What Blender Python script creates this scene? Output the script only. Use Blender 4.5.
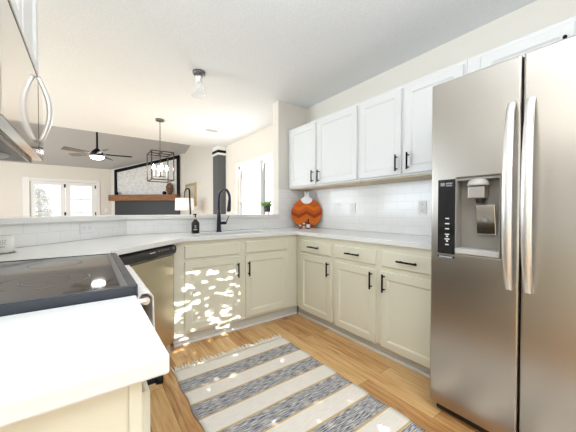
import bpy, bmesh, math, random
from mathutils import Matrix, Vector
random.seed(7)
PI = math.pi
for o in list(bpy.data.objects):
    bpy.data.objects.remove(o)
S = bpy.context.scene
C = S.collection

# ------------------------------------------------------------------ camera
cd = bpy.data.cameras.new('camera')
cd.sensor_width = 36.0
cd.lens = 274.0 / 576.0 * 36.0
cd.clip_start = 0.02
cam = bpy.data.objects.new('camera', cd)
C.objects.link(cam)
cam.location = (0, 0, 1.127)
cam.rotation_euler = (math.radians(90 - 1.004), 0, math.radians(-36.04))
S.camera = cam

# ------------------------------------------------------------------ world, sun, area lights, exposure
W = bpy.data.worlds.new('world')
S.world = W
W.use_nodes = True
bg = W.node_tree.nodes['Background']
bg.inputs[0].default_value = (0.90, 0.95, 1.0, 1)
bg.inputs[1].default_value = 1.7

def add_light(name, kind, loc, energy, color=(1, 1, 1), size=None, size_y=None, aim=None):
    ld = bpy.data.lights.new(name, kind)
    ld.energy = energy
    ld.color = color
    if kind == 'AREA':
        ld.shape = 'RECTANGLE'
        ld.size = size
        ld.size_y = size_y or size
    elif kind == 'POINT':
        ld.shadow_soft_size = size or 0.05
    lo = bpy.data.objects.new(name, ld)
    lo.location = loc
    if aim is not None:
        lo.rotation_euler = Vector(aim).to_track_quat('-Z', 'Y').to_euler()
    C.objects.link(lo)
    return lo

SUN_DIR = Vector((-0.09, 1.0, -0.42)).normalized()
sun = add_light('sun', 'SUN', (1.5, -6, 5), 10.0, (1.0, 0.96, 0.88), aim=SUN_DIR)
sun.data.angle = math.radians(0.2)
add_light('overhead_fill', 'AREA', (0.6, -0.75, 2.45), 6, (0.92, 0.96, 1.0), 1.6, 1.2, aim=(0, 0, -1))  # added overhead fill behind the camera, no fixture there
add_light('ceiling_uplight_fill', 'AREA', (0.12, -0.35, 2.0), 40, (0.87, 0.94, 1.0), 1.25, 1.6, aim=(0.0, 0.3, 1))  # added uplight to brighten the ceiling, standing in for a bounced flash
add_light('rear_fill', 'AREA', (0.6, -1.62, 1.35), 8, (0.92, 0.96, 1.0), 1.8, 1.5, aim=(0.1, 1, 0.1))  # added fill facing into the kitchen, wider than the assumed rear window
add_light('dining_window_daylight', 'AREA', (2.36, 4.35, 1.45), 15, (0.93, 0.97, 1.0), 1.25, 1.05, aim=(-1, 0, 0.2))
add_light('living_side_fill', 'AREA', (-3.3, 7.8, 1.4), 45, (0.86, 0.93, 1.0), 2.2, 1.6, aim=(1, 0.2, -0.1))  # added fill for the living room, from its unseen left side
add_light('dining_side_fill', 'AREA', (-3.3, 4.4, 1.4), 75, (0.72, 0.86, 1.0), 2.2, 1.8, aim=(1, 0, 0.6))  # added cool fill, tilted up to whiten the dining ceiling

S.view_settings.view_transform = 'Standard'
S.view_settings.look = 'None'
S.view_settings.exposure = 0.66
S.view_settings.gamma = 1.0
S.view_settings.use_curve_mapping = False

# ------------------------------------------------------------------ materials
def mat(name, color, rough=0.5, metal=0.0, noise=0.0, nscale=8.0, bump=0.0, bscale=60.0, stretch=(1, 1, 1),
        emit=None, estr=0.0, trans=0.0, spec=0.5, coat=0.0, alpha=1.0):
    m = bpy.data.materials.new(name)
    m.use_nodes = True
    nt = m.node_tree
    b = nt.nodes['Principled BSDF']
    b.inputs['Base Color'].default_value = (*color, 1)
    b.inputs['Roughness'].default_value = rough
    b.inputs['Metallic'].default_value = metal
    b.inputs['Specular IOR Level'].default_value = spec
    b.inputs['Transmission Weight'].default_value = trans
    b.inputs['Coat Weight'].default_value = coat
    if emit:
        b.inputs['Emission Color'].default_value = (*emit, 1)
        b.inputs['Emission Strength'].default_value = estr
    if noise or bump:
        tc = nt.nodes.new('ShaderNodeTexCoord')
        mp = nt.nodes.new('ShaderNodeMapping')
        mp.inputs['Scale'].default_value = stretch
        nt.links.new(tc.outputs['Object'], mp.inputs[0])
    if noise:
        n = nt.nodes.new('ShaderNodeTexNoise')
        n.inputs['Scale'].default_value = nscale
        n.inputs['Detail'].default_value = 5
        nt.links.new(mp.outputs[0], n.inputs['Vector'])
        r = nt.nodes.new('ShaderNodeValToRGB')
        r.color_ramp.elements[0].position = 0.3
        r.color_ramp.elements[1].position = 0.7
        r.color_ramp.elements[0].color = (*[c * (1 - noise) for c in color], 1)
        r.color_ramp.elements[1].color = (*[min(1, c * (1 + noise)) for c in color], 1)
        nt.links.new(n.outputs['Fac'], r.inputs[0])
        nt.links.new(r.outputs[0], b.inputs['Base Color'])
    if bump:
        n2 = nt.nodes.new('ShaderNodeTexNoise')
        n2.inputs['Scale'].default_value = bscale
        n2.inputs['Detail'].default_value = 4
        nt.links.new(mp.outputs[0], n2.inputs['Vector'])
        bp = nt.nodes.new('ShaderNodeBump')
        bp.inputs['Strength'].default_value = bump
        bp.inputs['Distance'].default_value = 0.004
        nt.links.new(n2.outputs['Fac'], bp.inputs['Height'])
        nt.links.new(bp.outputs[0], b.inputs['Normal'])
    return m

def N(nt, t, **kw):
    n = nt.nodes.new(t)
    for k, v in kw.items():
        setattr(n, k, v)
    return n

def tile_material():
    m = mat('white_subway_tile', (0.86, 0.86, 0.84), 0.18)
    nt = m.node_tree
    b = nt.nodes['Principled BSDF']
    tc = N(nt, 'ShaderNodeTexCoord')
    sp = N(nt, 'ShaderNodeSeparateXYZ')
    cb = N(nt, 'ShaderNodeCombineXYZ')
    nt.links.new(tc.outputs['Object'], sp.inputs[0])
    nt.links.new(sp.outputs['X'], cb.inputs['X'])
    nt.links.new(sp.outputs['Z'], cb.inputs['Y'])
    br = N(nt, 'ShaderNodeTexBrick')
    br.inputs['Scale'].default_value = 1
    br.inputs['Brick Width'].default_value = 0.152
    br.inputs['Row Height'].default_value = 0.0762
    br.inputs['Mortar Size'].default_value = 0.0016
    br.inputs['Mortar Smooth'].default_value = 0.3
    br.inputs['Color1'].default_value = (0.91, 0.90, 0.88, 1)
    br.inputs['Color2'].default_value = (0.885, 0.875, 0.855, 1)
    br.inputs['Mortar'].default_value = (0.78, 0.765, 0.74, 1)
    nt.links.new(cb.outputs[0], br.inputs['Vector'])
    nt.links.new(br.outputs['Color'], b.inputs['Base Color'])
    bp = N(nt, 'ShaderNodeBump')
    bp.inputs['Strength'].default_value = 0.3
    bp.inputs['Distance'].default_value = 0.002
    bp.invert = True
    nt.links.new(br.outputs['Fac'], bp.inputs['Height'])
    nt.links.new(bp.outputs[0], b.inputs['Normal'])
    return m

def floor_material():
    m = mat('oak_floor', (0.6, 0.36, 0.17), 0.36)
    nt = m.node_tree
    b = nt.nodes['Principled BSDF']
    tc = N(nt, 'ShaderNodeTexCoord')
    sp = N(nt, 'ShaderNodeSeparateXYZ')
    cb = N(nt, 'ShaderNodeCombineXYZ')
    nt.links.new(tc.outputs['Object'], sp.inputs[0])
    nt.links.new(sp.outputs['Y'], cb.inputs['X'])
    nt.links.new(sp.outputs['X'], cb.inputs['Y'])
    br = N(nt, 'ShaderNodeTexBrick')
    br.offset = 0.37
    br.inputs['Scale'].default_value = 1
    br.inputs['Brick Width'].default_value = 1.15
    br.inputs['Row Height'].default_value = 0.125
    br.inputs['Mortar Size'].default_value = 0.0012
    br.inputs['Bias'].default_value = 0.0
    br.inputs['Color1'].default_value = (0, 0, 0, 1)
    br.inputs['Color2'].default_value = (1, 1, 1, 1)
    br.inputs['Mortar'].default_value = (0.5, 0.5, 0.5, 1)
    nt.links.new(cb.outputs[0], br.inputs['Vector'])
    # grain, shifted from plank to plank
    shift = N(nt, 'ShaderNodeVectorMath', operation='MULTIPLY_ADD')
    shift.inputs[1].default_value = (1.3, 17, 0)
    nt.links.new(cb.outputs[0], shift.inputs[0])
    sc = N(nt, 'ShaderNodeVectorMath', operation='SCALE')
    sc.inputs['Scale'].default_value = 9.0
    nt.links.new(br.outputs['Color'], sc.inputs[0])
    nt.links.new(sc.outputs[0], shift.inputs[2])
    n1 = N(nt, 'ShaderNodeTexNoise')
    n1.inputs['Scale'].default_value = 2.2
    n1.inputs['Detail'].default_value = 8
    n1.inputs['Distortion'].default_value = 1.2
    nt.links.new(shift.outputs[0], n1.inputs['Vector'])
    mul = N(nt, 'ShaderNodeMath', operation='MULTIPLY_ADD')
    mul.inputs[1].default_value = 0.30
    nt.links.new(br.outputs['Color'], mul.inputs[0])
    mul2 = N(nt, 'ShaderNodeMath', operation='MULTIPLY')
    mul2.inputs[1].default_value = 0.78
    nt.links.new(n1.outputs['Fac'], mul2.inputs[0])
    nt.links.new(mul2.outputs[0], mul.inputs[2])
    r = N(nt, 'ShaderNodeValToRGB')
    e = r.color_ramp.elements
    e[0].position = 0.26; e[0].color = (0.27, 0.11, 0.033, 1)
    e[1].position = 0.8; e[1].color = (0.82, 0.56, 0.29, 1)
    e.new(0.42).color = (0.53, 0.27, 0.095, 1)
    e.new(0.6).color = (0.70, 0.42, 0.175, 1)
    nt.links.new(mul.outputs[0], r.inputs[0])
    # knots
    vo = N(nt, 'ShaderNodeTexVoronoi')
    vo.inputs['Scale'].default_value = 1.0
    vs = N(nt, 'ShaderNodeVectorMath', operation='MULTIPLY')
    vs.inputs[1].default_value = (2.0, 5.0, 0)
    nt.links.new(cb.outputs[0], vs.inputs[0])
    nt.links.new(vs.outputs[0], vo.inputs['Vector'])
    kr = N(nt, 'ShaderNodeValToRGB')
    kr.color_ramp.elements[0].position = 0.02; kr.color_ramp.elements[0].color = (0.35, 0.35, 0.35, 1)
    kr.color_ramp.elements[1].position = 0.13; kr.color_ramp.elements[1].color = (1, 1, 1, 1)
    nt.links.new(vo.outputs['Distance'], kr.inputs[0])
    mx = N(nt, 'ShaderNodeMix', data_type='RGBA', blend_type='MULTIPLY')
    mx.inputs['Factor'].default_value = 0.75
    nt.links.new(r.outputs[0], mx.inputs[6])
    nt.links.new(kr.outputs[0], mx.inputs[7])
    mo = N(nt, 'ShaderNodeMix', data_type='RGBA')
    mo.inputs[7].default_value = (0.16, 0.075, 0.025, 1)
    nt.links.new(br.outputs['Fac'], mo.inputs['Factor'])
    nt.links.new(mx.outputs[2], mo.inputs[6])
    nt.links.new(mo.outputs[2], b.inputs['Base Color'])
    return m

def rug_material():
    m = mat('striped_rug_weave', (0.8, 0.74, 0.62), 0.95)
    nt = m.node_tree
    b = nt.nodes['Principled BSDF']
    tc = N(nt, 'ShaderNodeTexCoord')
    sp = N(nt, 'ShaderNodeSeparateXYZ')
    nt.links.new(tc.outputs['Object'], sp.inputs[0])
    # weave noise, long along x
    mp = N(nt, 'ShaderNodeMapping')
    mp.inputs['Scale'].default_value = (19, 210, 1)
    nt.links.new(tc.outputs['Object'], mp.inputs[0])
    n = N(nt, 'ShaderNodeTexNoise')
    n.inputs['Scale'].default_value = 1.0
    n.inputs['Detail'].default_value = 3
    nt.links.new(mp.outputs[0], n.inputs['Vector'])
    rg = N(nt, 'ShaderNodeValToRGB')
    e = rg.color_ramp.elements
    e[0].position = 0.33; e[0].color = (0.055, 0.06, 0.085, 1)
    e[1].position = 0.7; e[1].color = (0.85, 0.79, 0.70, 1)
    e.new(0.45).color = (0.24, 0.24, 0.27, 1)
    e.new(0.55).color = (0.50, 0.475, 0.46, 1)
    nt.links.new(n.outputs['Fac'], rg.inputs[0])
    rc = N(nt, 'ShaderNodeValToRGB')
    rc.color_ramp.elements[0].position = 0.3; rc.color_ramp.elements[0].color = (0.80, 0.73, 0.645, 1)
    rc.color_ramp.elements[1].position = 0.7; rc.color_ramp.elements[1].color = (0.92, 0.86, 0.78, 1)
    nt.links.new(n.outputs['Fac'], rc.inputs[0])
    # stripes: object y=0 is the far end of the weave, going negative; period .272 (cream, grey)
    ph = N(nt, 'ShaderNodeMath', operation='MULTIPLY')
    ph.inputs[1].default_value = -1 / 0.270
    nt.links.new(sp.outputs['Y'], ph.inputs[0])
    fr = N(nt, 'ShaderNodeMath', operation='FRACT')
    nt.links.new(ph.outputs[0], fr.inputs[0])
    gt = N(nt, 'ShaderNodeMath', operation='GREATER_THAN')
    gt.inputs[1].default_value = 0.5
    nt.links.new(fr.outputs[0], gt.inputs[0])
    mx = N(nt, 'ShaderNodeMix', data_type='RGBA')
    nt.links.new(gt.outputs[0], mx.inputs['Factor'])
    nt.links.new(rc.outputs[0], mx.inputs[6])
    nt.links.new(rg.outputs[0], mx.inputs[7])
    # golden thread where stripes meet
    pp = N(nt, 'ShaderNodeMath', operation='PINGPONG')
    pp.inputs[1].default_value = 0.25
    nt.links.new(fr.outputs[0], pp.inputs[0])
    lt = N(nt, 'ShaderNodeMath', operation='LESS_THAN')
    lt.inputs[1].default_value = 0.022
    nt.links.new(pp.outputs[0], lt.inputs[0])
    m2 = N(nt, 'ShaderNodeMix', data_type='RGBA')
    m2.inputs[7].default_value = (0.62, 0.44, 0.21, 1)
    nt.links.new(lt.outputs[0], m2.inputs['Factor'])
    nt.links.new(mx.outputs[2], m2.inputs[6])
    nt.links.new(m2.outputs[2], b.inputs['Base Color'])
    bp = N(nt, 'ShaderNodeBump')
    bp.inputs['Strength'].default_value = 0.5
    bp.inputs['Distance'].default_value = 0.004
    nt.links.new(n.outputs['Fac'], bp.inputs['Height'])
    nt.links.new(bp.outputs[0], b.inputs['Normal'])
    return m

def steel_material(name, color, rough, stretch):
    m = mat(name, color, rough, 1.0)
    nt = m.node_tree
    b = nt.nodes['Principled BSDF']
    tc = N(nt, 'ShaderNodeTexCoord')
    mp = N(nt, 'ShaderNodeMapping')
    mp.inputs['Scale'].default_value = stretch
    nt.links.new(tc.outputs['Object'], mp.inputs[0])
    n = N(nt, 'ShaderNodeTexNoise')
    n.inputs['Scale'].default_value = 1
    n.inputs['Detail'].default_value = 4
    nt.links.new(mp.outputs[0], n.inputs['Vector'])
    mr = N(nt, 'ShaderNodeMapRange')
    mr.inputs['To Min'].default_value = rough - 0.015
    mr.inputs['To Max'].default_value = rough + 0.02
    nt.links.new(n.outputs['Fac'], mr.inputs['Value'])
    nt.links.new(mr.outputs[0], b.inputs['Roughness'])
    b.inputs['Anisotropic'].default_value = 0.45
    return m

def chevron_material():
    m = mat('chevron_acacia', (0.6, 0.2, 0.05), 0.6, spec=0.2)
    nt = m.node_tree
    b = nt.nodes['Principled BSDF']
    tc = N(nt, 'ShaderNodeTexCoord')
    sp = N(nt, 'ShaderNodeSeparateXYZ')
    nt.links.new(tc.outputs['Object'], sp.inputs[0])
    pp = N(nt, 'ShaderNodeMath', operation='PINGPONG')
    pp.inputs[1].default_value = 0.1
    nt.links.new(sp.outputs['X'], pp.inputs[0])
    ad = N(nt, 'ShaderNodeMath', operation='MULTIPLY_ADD')
    ad.inputs[1].default_value = 0.55
    nt.links.new(pp.outputs[0], ad.inputs[0])
    nt.links.new(sp.outputs['Z'], ad.inputs[2])
    sc = N(nt, 'ShaderNodeMath', operation='MULTIPLY')
    sc.inputs[1].default_value = 1 / 0.045
    nt.links.new(ad.outputs[0], sc.inputs[0])
    fl = N(nt, 'ShaderNodeMath', operation='FLOOR')
    nt.links.new(sc.outputs[0], fl.inputs[0])
    wn = N(nt, 'ShaderNodeTexWhiteNoise', noise_dimensions='1D')
    nt.links.new(fl.outputs[0], wn.inputs['W'])
    r = N(nt, 'ShaderNodeValToRGB')
    e = r.color_ramp.elements
    e[0].position = 0.1; e[0].color = (0.33, 0.055, 0.008, 1)
    e[1].position = 0.9; e[1].color = (0.68, 0.16, 0.016, 1)
    e.new(0.5).color = (0.55, 0.10, 0.012, 1)
    nt.links.new(wn.outputs['Value'], r.inputs[0])
    nt.links.new(r.outputs[0], b.inputs['Base Color'])
    return m

def stone_material():
    m = mat('whitewashed_stone', (0.7, 0.68, 0.66), 0.9)
    nt = m.node_tree
    b = nt.nodes['Principled BSDF']
    tc = N(nt, 'ShaderNodeTexCoord')
    vo = N(nt, 'ShaderNodeTexVoronoi')
    vo.inputs['Scale'].default_value = 26
    nt.links.new(tc.outputs['Object'], vo.inputs['Vector'])
    r = N(nt, 'ShaderNodeValToRGB')
    r.color_ramp.elements[0].color = (0.60, 0.59, 0.585, 1)
    r.color_ramp.elements[1].color = (0.78, 0.77, 0.75, 1)
    sp = N(nt, 'ShaderNodeSeparateXYZ')
    nt.links.new(vo.outputs['Color'], sp.inputs[0])
    nt.links.new(sp.outputs['X'], r.inputs[0])
    nt.links.new(r.outputs[0], b.inputs['Base Color'])
    return m

M = {}
M['wall'] = mat('cream_wall_paint', (0.76, 0.715, 0.65), 0.85, bump=0.05, bscale=120)
M['greige'] = mat('greige_wall_paint', (0.72, 0.675, 0.62), 0.85, bump=0.05, bscale=120)
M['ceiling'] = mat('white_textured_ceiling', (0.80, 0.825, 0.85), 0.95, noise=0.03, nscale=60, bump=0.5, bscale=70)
M['vault'] = mat('grey_vault', (0.50, 0.51, 0.53), 0.95, bump=0.1, bscale=70)  # one even grey over the whole sloped ceiling
M['trim'] = mat('white_trim_paint', (0.84, 0.83, 0.81), 0.45)
M['tile'] = tile_material()
M['floor'] = floor_material()
M['base'] = mat('sage_cream_cabinet_paint', (0.78, 0.75, 0.615), 0.42)
M['toe'] = mat('pale_toe_kick_paint', (0.62, 0.60, 0.56), 0.5)
M['upper'] = mat('white_cabinet_paint', (0.74, 0.738, 0.73), 0.38)
M['ply'] = mat('raw_birch_ply', (0.72, 0.60, 0.44), 0.7, noise=0.08, nscale=6, stretch=(1, 8, 1))
M['black'] = mat('matte_black_metal', (0.006, 0.006, 0.007), 0.5, 0.0, spec=0.12)
M['quartz'] = mat('white_quartz', (0.83, 0.828, 0.82), 0.25, noise=0.015, nscale=3.5, stretch=(1, 3, 1))
M['steel'] = steel_material('brushed_steel', (0.52, 0.485, 0.44), 0.29, (1.5, 120, 1.5))
M['steel_dw'] = steel_material('brushed_steel_door', (0.62, 0.57, 0.47), 0.24, (500, 2, 2))
M['mirror_steel'] = mat('polished_steel', (0.80, 0.78, 0.75), 0.10, 1.0)
M['handle_steel'] = mat('satin_steel', (0.84, 0.83, 0.82), 0.36, 1.0)
M['darksteel'] = mat('dark_grey_casing', (0.10, 0.10, 0.105), 0.5)
M['greyplastic'] = mat('grey_dispenser_plastic', (0.27, 0.25, 0.22), 0.4)
M['lightplastic'] = mat('pale_plastic', (0.50, 0.49, 0.47), 0.35)
M['gloss_black'] = mat('gloss_black_plastic', (0.012, 0.012, 0.014), 0.12)
M['charcoal'] = mat('charcoal_plastic', (0.020, 0.020, 0.022), 0.35)
M['glass_top'] = mat('ceramic_cooktop', (0.018, 0.016, 0.015), 0.05, spec=0.6, coat=0.15)
M['ring'] = mat('burner_ring_print', (0.16, 0.15, 0.14), 0.25)
M['range_trim'] = mat('blue_black_enamel', (0.03, 0.036, 0.05), 0.25)
M['white_mark'] = mat('white_print', (0.75, 0.75, 0.75), 0.5)
M['grey_mark'] = mat('grey_print', (0.25, 0.25, 0.26), 0.5)
M['towel'] = mat('ivory_cotton', (0.80, 0.76, 0.70), 0.95, noise=0.06, nscale=40, bump=0.6, bscale=300)
M['towel_stripe'] = mat('grey_cotton_stripe', (0.42, 0.40, 0.40), 0.95)
M['rug'] = rug_material()
M['fringe'] = mat('cream_cotton_fringe', (0.88, 0.83, 0.74), 0.95)
M['chevron'] = chevron_material()
M['marble'] = mat('white_marble', (0.84, 0.84, 0.84), 0.25, noise=0.05, nscale=10)
M['navy'] = mat('dark_navy_faucet_finish', (0.025, 0.028, 0.04), 0.28, 0.7)
M['bottle'] = mat('black_soap_bottle', (0.015, 0.015, 0.016), 0.25)
M['amber'] = mat('dark_amber_glass', (0.07, 0.022, 0.01), 0.1)
M['gold'] = mat('brushed_gold', (0.75, 0.55, 0.28), 0.3, 1.0)
M['paper'] = mat('white_paper', (0.85, 0.84, 0.82), 0.8)
M['leaf'] = mat('succulent_green', (0.16, 0.32, 0.06), 0.5, noise=0.25, nscale=20)
M['soil'] = mat('soil', (0.06, 0.04, 0.03), 0.95)
M['pot'] = mat('charcoal_ceramic', (0.06, 0.065, 0.07), 0.5)
M['terracotta'] = mat('orange_wood', (0.62, 0.27, 0.10), 0.5)
M['candle'] = mat('white_ceramic', (0.82, 0.81, 0.77), 0.35)
M['wax'] = mat('cream_wax', (0.82, 0.78, 0.66), 0.6)
M['clear'] = mat('clear_glass', (1, 1, 1), 0.02, trans=1.0)
M['clear'].node_tree.nodes['Principled BSDF'].inputs['IOR'].default_value = 1.12
M['thin_glass'] = mat('thin_clear_shade_glass', (0.95, 0.96, 0.97), 0.05, spec=0.8)
M['thin_glass'].node_tree.nodes['Principled BSDF'].inputs['Alpha'].default_value = 0.22
M['frosted'] = mat('frosted_bulb', (0.9, 0.89, 0.86), 0.4)
M['pane'] = mat('window_glass', (1, 1, 1), 0.0, trans=1.0)
M['pane'].node_tree.nodes['Principled BSDF'].inputs['IOR'].default_value = 1.01
M['bulb'] = mat('lit_bulb', (1, 0.9, 0.75), 0.3, emit=(1, 0.80, 0.55), estr=60)
M['fanlight'] = mat('lit_fan_dome', (1, 1, 1), 0.3, emit=(1, 0.98, 0.95), estr=10)
M['bronze'] = mat('dark_bronze', (0.05, 0.04, 0.034), 0.4, 0.7)
M['greymetal'] = mat('grey_metal', (0.16, 0.16, 0.165), 0.4, 0.6)
M['fan_grey'] = mat('weathered_grey_blade', (0.22, 0.205, 0.19), 0.6, noise=0.2, nscale=12)
M['fan_tan'] = mat('tan_blade', (0.62, 0.48, 0.37), 0.5)
M['mantel'] = mat('rustic_mantel_wood', (0.24, 0.10, 0.032), 0.6, noise=0.4, nscale=5, stretch=(1, 6, 12))
M['shiplap'] = mat('charcoal_shiplap_paint', (0.016, 0.016, 0.018), 0.5)
M['pilaster'] = mat('slate_grey_paint', (0.085, 0.088, 0.092), 0.6, bump=0.1, bscale=40)
M['stone'] = stone_material()
M['framegold'] = mat('pale_gold_frame', (0.60, 0.47, 0.25), 0.4, 0.5)
M['art'] = mat('faded_landscape_canvas', (0.55, 0.50, 0.42), 0.8, noise=0.3, nscale=4)
M['shade'] = mat('white_linen_shade', (0.92, 0.91, 0.90), 0.8, emit=(1, 0.96, 0.92), estr=0.25)
M['brownwood'] = mat('carved_brown_wood', (0.16, 0.085, 0.045), 0.6, noise=0.3, nscale=20)
M['blind'] = mat('white_blind_slats', (0.88, 0.87, 0.84), 0.5)
M['foliage'] = mat('assumed_shrub_leaf', (0.12, 0.2, 0.06), 0.7)  # leaves of the unseen shrub added to dapple the sun
M['frost'] = mat('silvery_blue_foliage', (0.42, 0.50, 0.55), 0.7, noise=0.25, nscale=10)
M['bark'] = mat('bark', (0.12, 0.08, 0.05), 0.9)
M['lawn'] = mat('lawn', (0.14, 0.2, 0.08), 0.95)
M['sinksteel'] = mat('satin_sink_steel', (0.50, 0.50, 0.50), 0.3, 1.0)
M['ventgrey'] = mat('grey_vent_paint', (0.5, 0.5, 0.5), 0.6)

# ------------------------------------------------------------------ helpers
def wm(o):
    m = Matrix.Identity(4)
    while o is not None:
        loc = Matrix.Translation(o.location) @ o.rotation_euler.to_matrix().to_4x4()
        m = loc @ m
        o = o.parent
    return m

def obj(name, bm, m, parent=None, bevel=0.0, smooth=False, world=True, origin=None, seg=2):
    """link a bmesh as one object; world=True: bmesh is in world coordinates"""
    bmesh.ops.recalc_face_normals(bm, faces=bm.faces[:])
    me = bpy.data.meshes.new(name)
    if parent is not None and world:
        bmesh.ops.transform(bm, matrix=wm(parent).inverted(), verts=bm.verts[:])
    loc = None
    if parent is None and world:
        if origin is None:
            xs = [v.co for v in bm.verts]
            mn = [min(c[i] for c in xs) for i in range(3)]
            mx = [max(c[i] for c in xs) for i in range(3)]
            origin = ((mn[0] + mx[0]) / 2, (mn[1] + mx[1]) / 2, mn[2])
        bmesh.ops.translate(bm, vec=-Vector(origin), verts=bm.verts[:])
        loc = origin
    bm.to_mesh(me)
    bm.free()
    if isinstance(m, (list, tuple)):
        for k in m:
            me.materials.append(k)
    else:
        me.materials.append(m)
    if smooth:
        for p in me.polygons:
            p.use_smooth = True
    o = bpy.data.objects.new(name, me)
    C.objects.link(o)
    if parent is not None:
        o.parent = parent
    if loc is not None:
        o.location = loc
    if bevel:
        b = o.modifiers.new('bevel', 'BEVEL')
        b.width = bevel
        b.segments = seg
        b.limit_method = 'ANGLE'
        b.angle_limit = math.radians(40)
    return o

def smooth_angle(o, ang=35):
    for p in o.data.polygons:
        p.use_smooth = True
    try:
        o.data.set_sharp_from_angle(angle=math.radians(ang))
    except Exception:
        pass
    return o

def thing(name, label, cat, loc=(0, 0, 0), rotz=0.0, group=None):
    o = bpy.data.objects.new(name, None)
    o.empty_display_size = 0.05
    C.objects.link(o)
    o.location = loc
    o.rotation_euler = (0, 0, rotz)
    o['label'] = label
    o['category'] = cat
    if group:
        o['group'] = group
    return o

def tag(o, label, cat, group=None):
    o['label'] = label
    o['category'] = cat
    if group:
        o['group'] = group
    return o

def struct(name, bm, m, **kw):
    o = obj(name, bm, m, **kw)
    o['kind'] = 'structure'
    return o

def B():
    return bmesh.new()

def box(bm, x0, x1, y0, y1, z0, z1, mi=0):
    v = [bm.verts.new(p) for p in ((x0, y0, z0), (x1, y0, z0), (x1, y1, z0), (x0, y1, z0),
                                   (x0, y0, z1), (x1, y0, z1), (x1, y1, z1), (x0, y1, z1))]
    for f in ((0, 3, 2, 1), (4, 5, 6, 7), (0, 1, 5, 4), (1, 2, 6, 5), (2, 3, 7, 6), (3, 0, 4, 7)):
        bm.faces.new([v[i] for i in f]).material_index = mi
    return bm

def bx(*a):
    return box(B(), *a)

def prism(bm, poly, z0, z1):
    a = [bm.verts.new((x, y, z0)) for x, y in poly]
    b = [bm.verts.new((x, y, z1)) for x, y in poly]
    n = len(poly)
    bm.faces.new(a[::-1])
    bm.faces.new(b)
    for i in range(n):
        bm.faces.new((a[i], a[(i + 1) % n], b[(i + 1) % n], b[i]))
    return bm

def frame_of(d):
    d = d.normalized()
    up = Vector((0, 0, 1)) if abs(d.z) < 0.95 else Vector((1, 0, 0))
    a = d.cross(up).normalized()
    return a, a.cross(d).normalized()

def cyl(bm, p0, p1, r0, r1=None, seg=16, caps=True):
    p0, p1 = Vector(p0), Vector(p1)
    r1 = r0 if r1 is None else r1
    a, b = frame_of(p1 - p0)
    r = []
    for p, rr in ((p0, r0), (p1, r1)):
        r.append([bm.verts.new(p + rr * (math.cos(t) * a + math.sin(t) * b)) for t in
                  [2 * PI * i / seg for i in range(seg)]])
    for i in range(seg):
        bm.faces.new((r[0][i], r[0][(i + 1) % seg], r[1][(i + 1) % seg], r[1][i]))
    if caps:
        bm.faces.new(r[0][::-1])
        bm.faces.new(r[1])
    return bm

def tube(bm, pts, rad, seg=12, flat=1.0):
    pts = [Vector(p) for p in pts]
    rings = []
    n = len(pts)
    a = None
    for i, p in enumerate(pts):
        d = (pts[min(i + 1, n - 1)] - pts[max(i - 1, 0)]).normalized()
        if a is None:
            a, b = frame_of(d)
        else:
            a = (a - d * a.dot(d)).normalized()
        b = a.cross(d).normalized()
        rr = rad[i] if isinstance(rad, (list, tuple)) else rad
        rings.append([bm.verts.new(p + rr * (math.cos(t) * a + flat * math.sin(t) * b)) for t in
                      [2 * PI * k / seg for k in range(seg)]])
    for i in range(n - 1):
        for k in range(seg):
            bm.faces.new((rings[i][k], rings[i][(k + 1) % seg], rings[i + 1][(k + 1) % seg], rings[i + 1][k]))
    bm.faces.new(rings[0][::-1])
    bm.faces.new(rings[-1])
    return bm

def lathe(bm, prof, c=(0, 0, 0), seg=24, cap=True):
    c = Vector(c)
    rings = []
    for r, z in prof:
        rings.append([bm.verts.new(c + Vector((r * math.cos(2 * PI * k / seg), r * math.sin(2 * PI * k / seg), z)))
                      for k in range(seg)])
    for i in range(len(prof) - 1):
        for k in range(seg):
            bm.faces.new((rings[i][k], rings[i][(k + 1) % seg], rings[i + 1][(k + 1) % seg], rings[i + 1][k]))
    if cap:
        if prof[0][0] > 1e-5:
            bm.faces.new(rings[0][::-1])
        if prof[-1][0] > 1e-5:
            bm.faces.new(rings[-1])
    bmesh.ops.remove_doubles(bm, verts=bm.verts[:], dist=1e-6)
    return bm

def sphere(bm, c, r, sx=1, sy=1, sz=1, u=16, v=10):
    mtx = Matrix.Translation(c) @ Matrix.Diagonal((sx, sy, sz, 1))
    bmesh.ops.create_uvsphere(bm, u_segments=u, v_segments=v, radius=r, matrix=mtx)
    return bm

# ------------------------------------------------------------------ key dimensions
XR, YW = 2.41, 2.88          # right wall, sink wall
XL = -0.54                   # wall behind the range
ZC = 2.52                    # kitchen ceiling
ZT, ZB = 0.912, 0.875        # worktop top / underside
XF, YF = 1.82, 2.34          # cabinet faces, right run and sink run
YE = 5.9                     # end of the flat ceiling
YD = 10.5                    # far living-room wall

# ------------------------------------------------------------------ setting
struct('floor', bx(-3.6, 2.6, -1.7, 10.7, -0.1, 0.0), M['floor'], origin=(0, 0, 0))
struct('ground', bx(-14, 14, -12, 26, -0.5, -0.3), M['lawn'], origin=(0, 0, 0))
struct('ceiling', bx(-3.6, XR + 0.12, -1.7, YE, ZC, ZC + 0.12), M['ceiling'], origin=(0, 0, 0))
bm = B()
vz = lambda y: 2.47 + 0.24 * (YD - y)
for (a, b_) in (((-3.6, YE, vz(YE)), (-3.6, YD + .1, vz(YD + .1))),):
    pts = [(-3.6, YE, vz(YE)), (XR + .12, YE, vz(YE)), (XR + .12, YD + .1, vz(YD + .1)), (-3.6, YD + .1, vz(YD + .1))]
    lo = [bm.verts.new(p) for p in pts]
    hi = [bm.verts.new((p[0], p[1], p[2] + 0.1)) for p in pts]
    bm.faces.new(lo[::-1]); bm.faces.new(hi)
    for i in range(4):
        bm.faces.new((lo[i], lo[(i + 1) % 4], hi[(i + 1) % 4], hi[i]))
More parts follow.
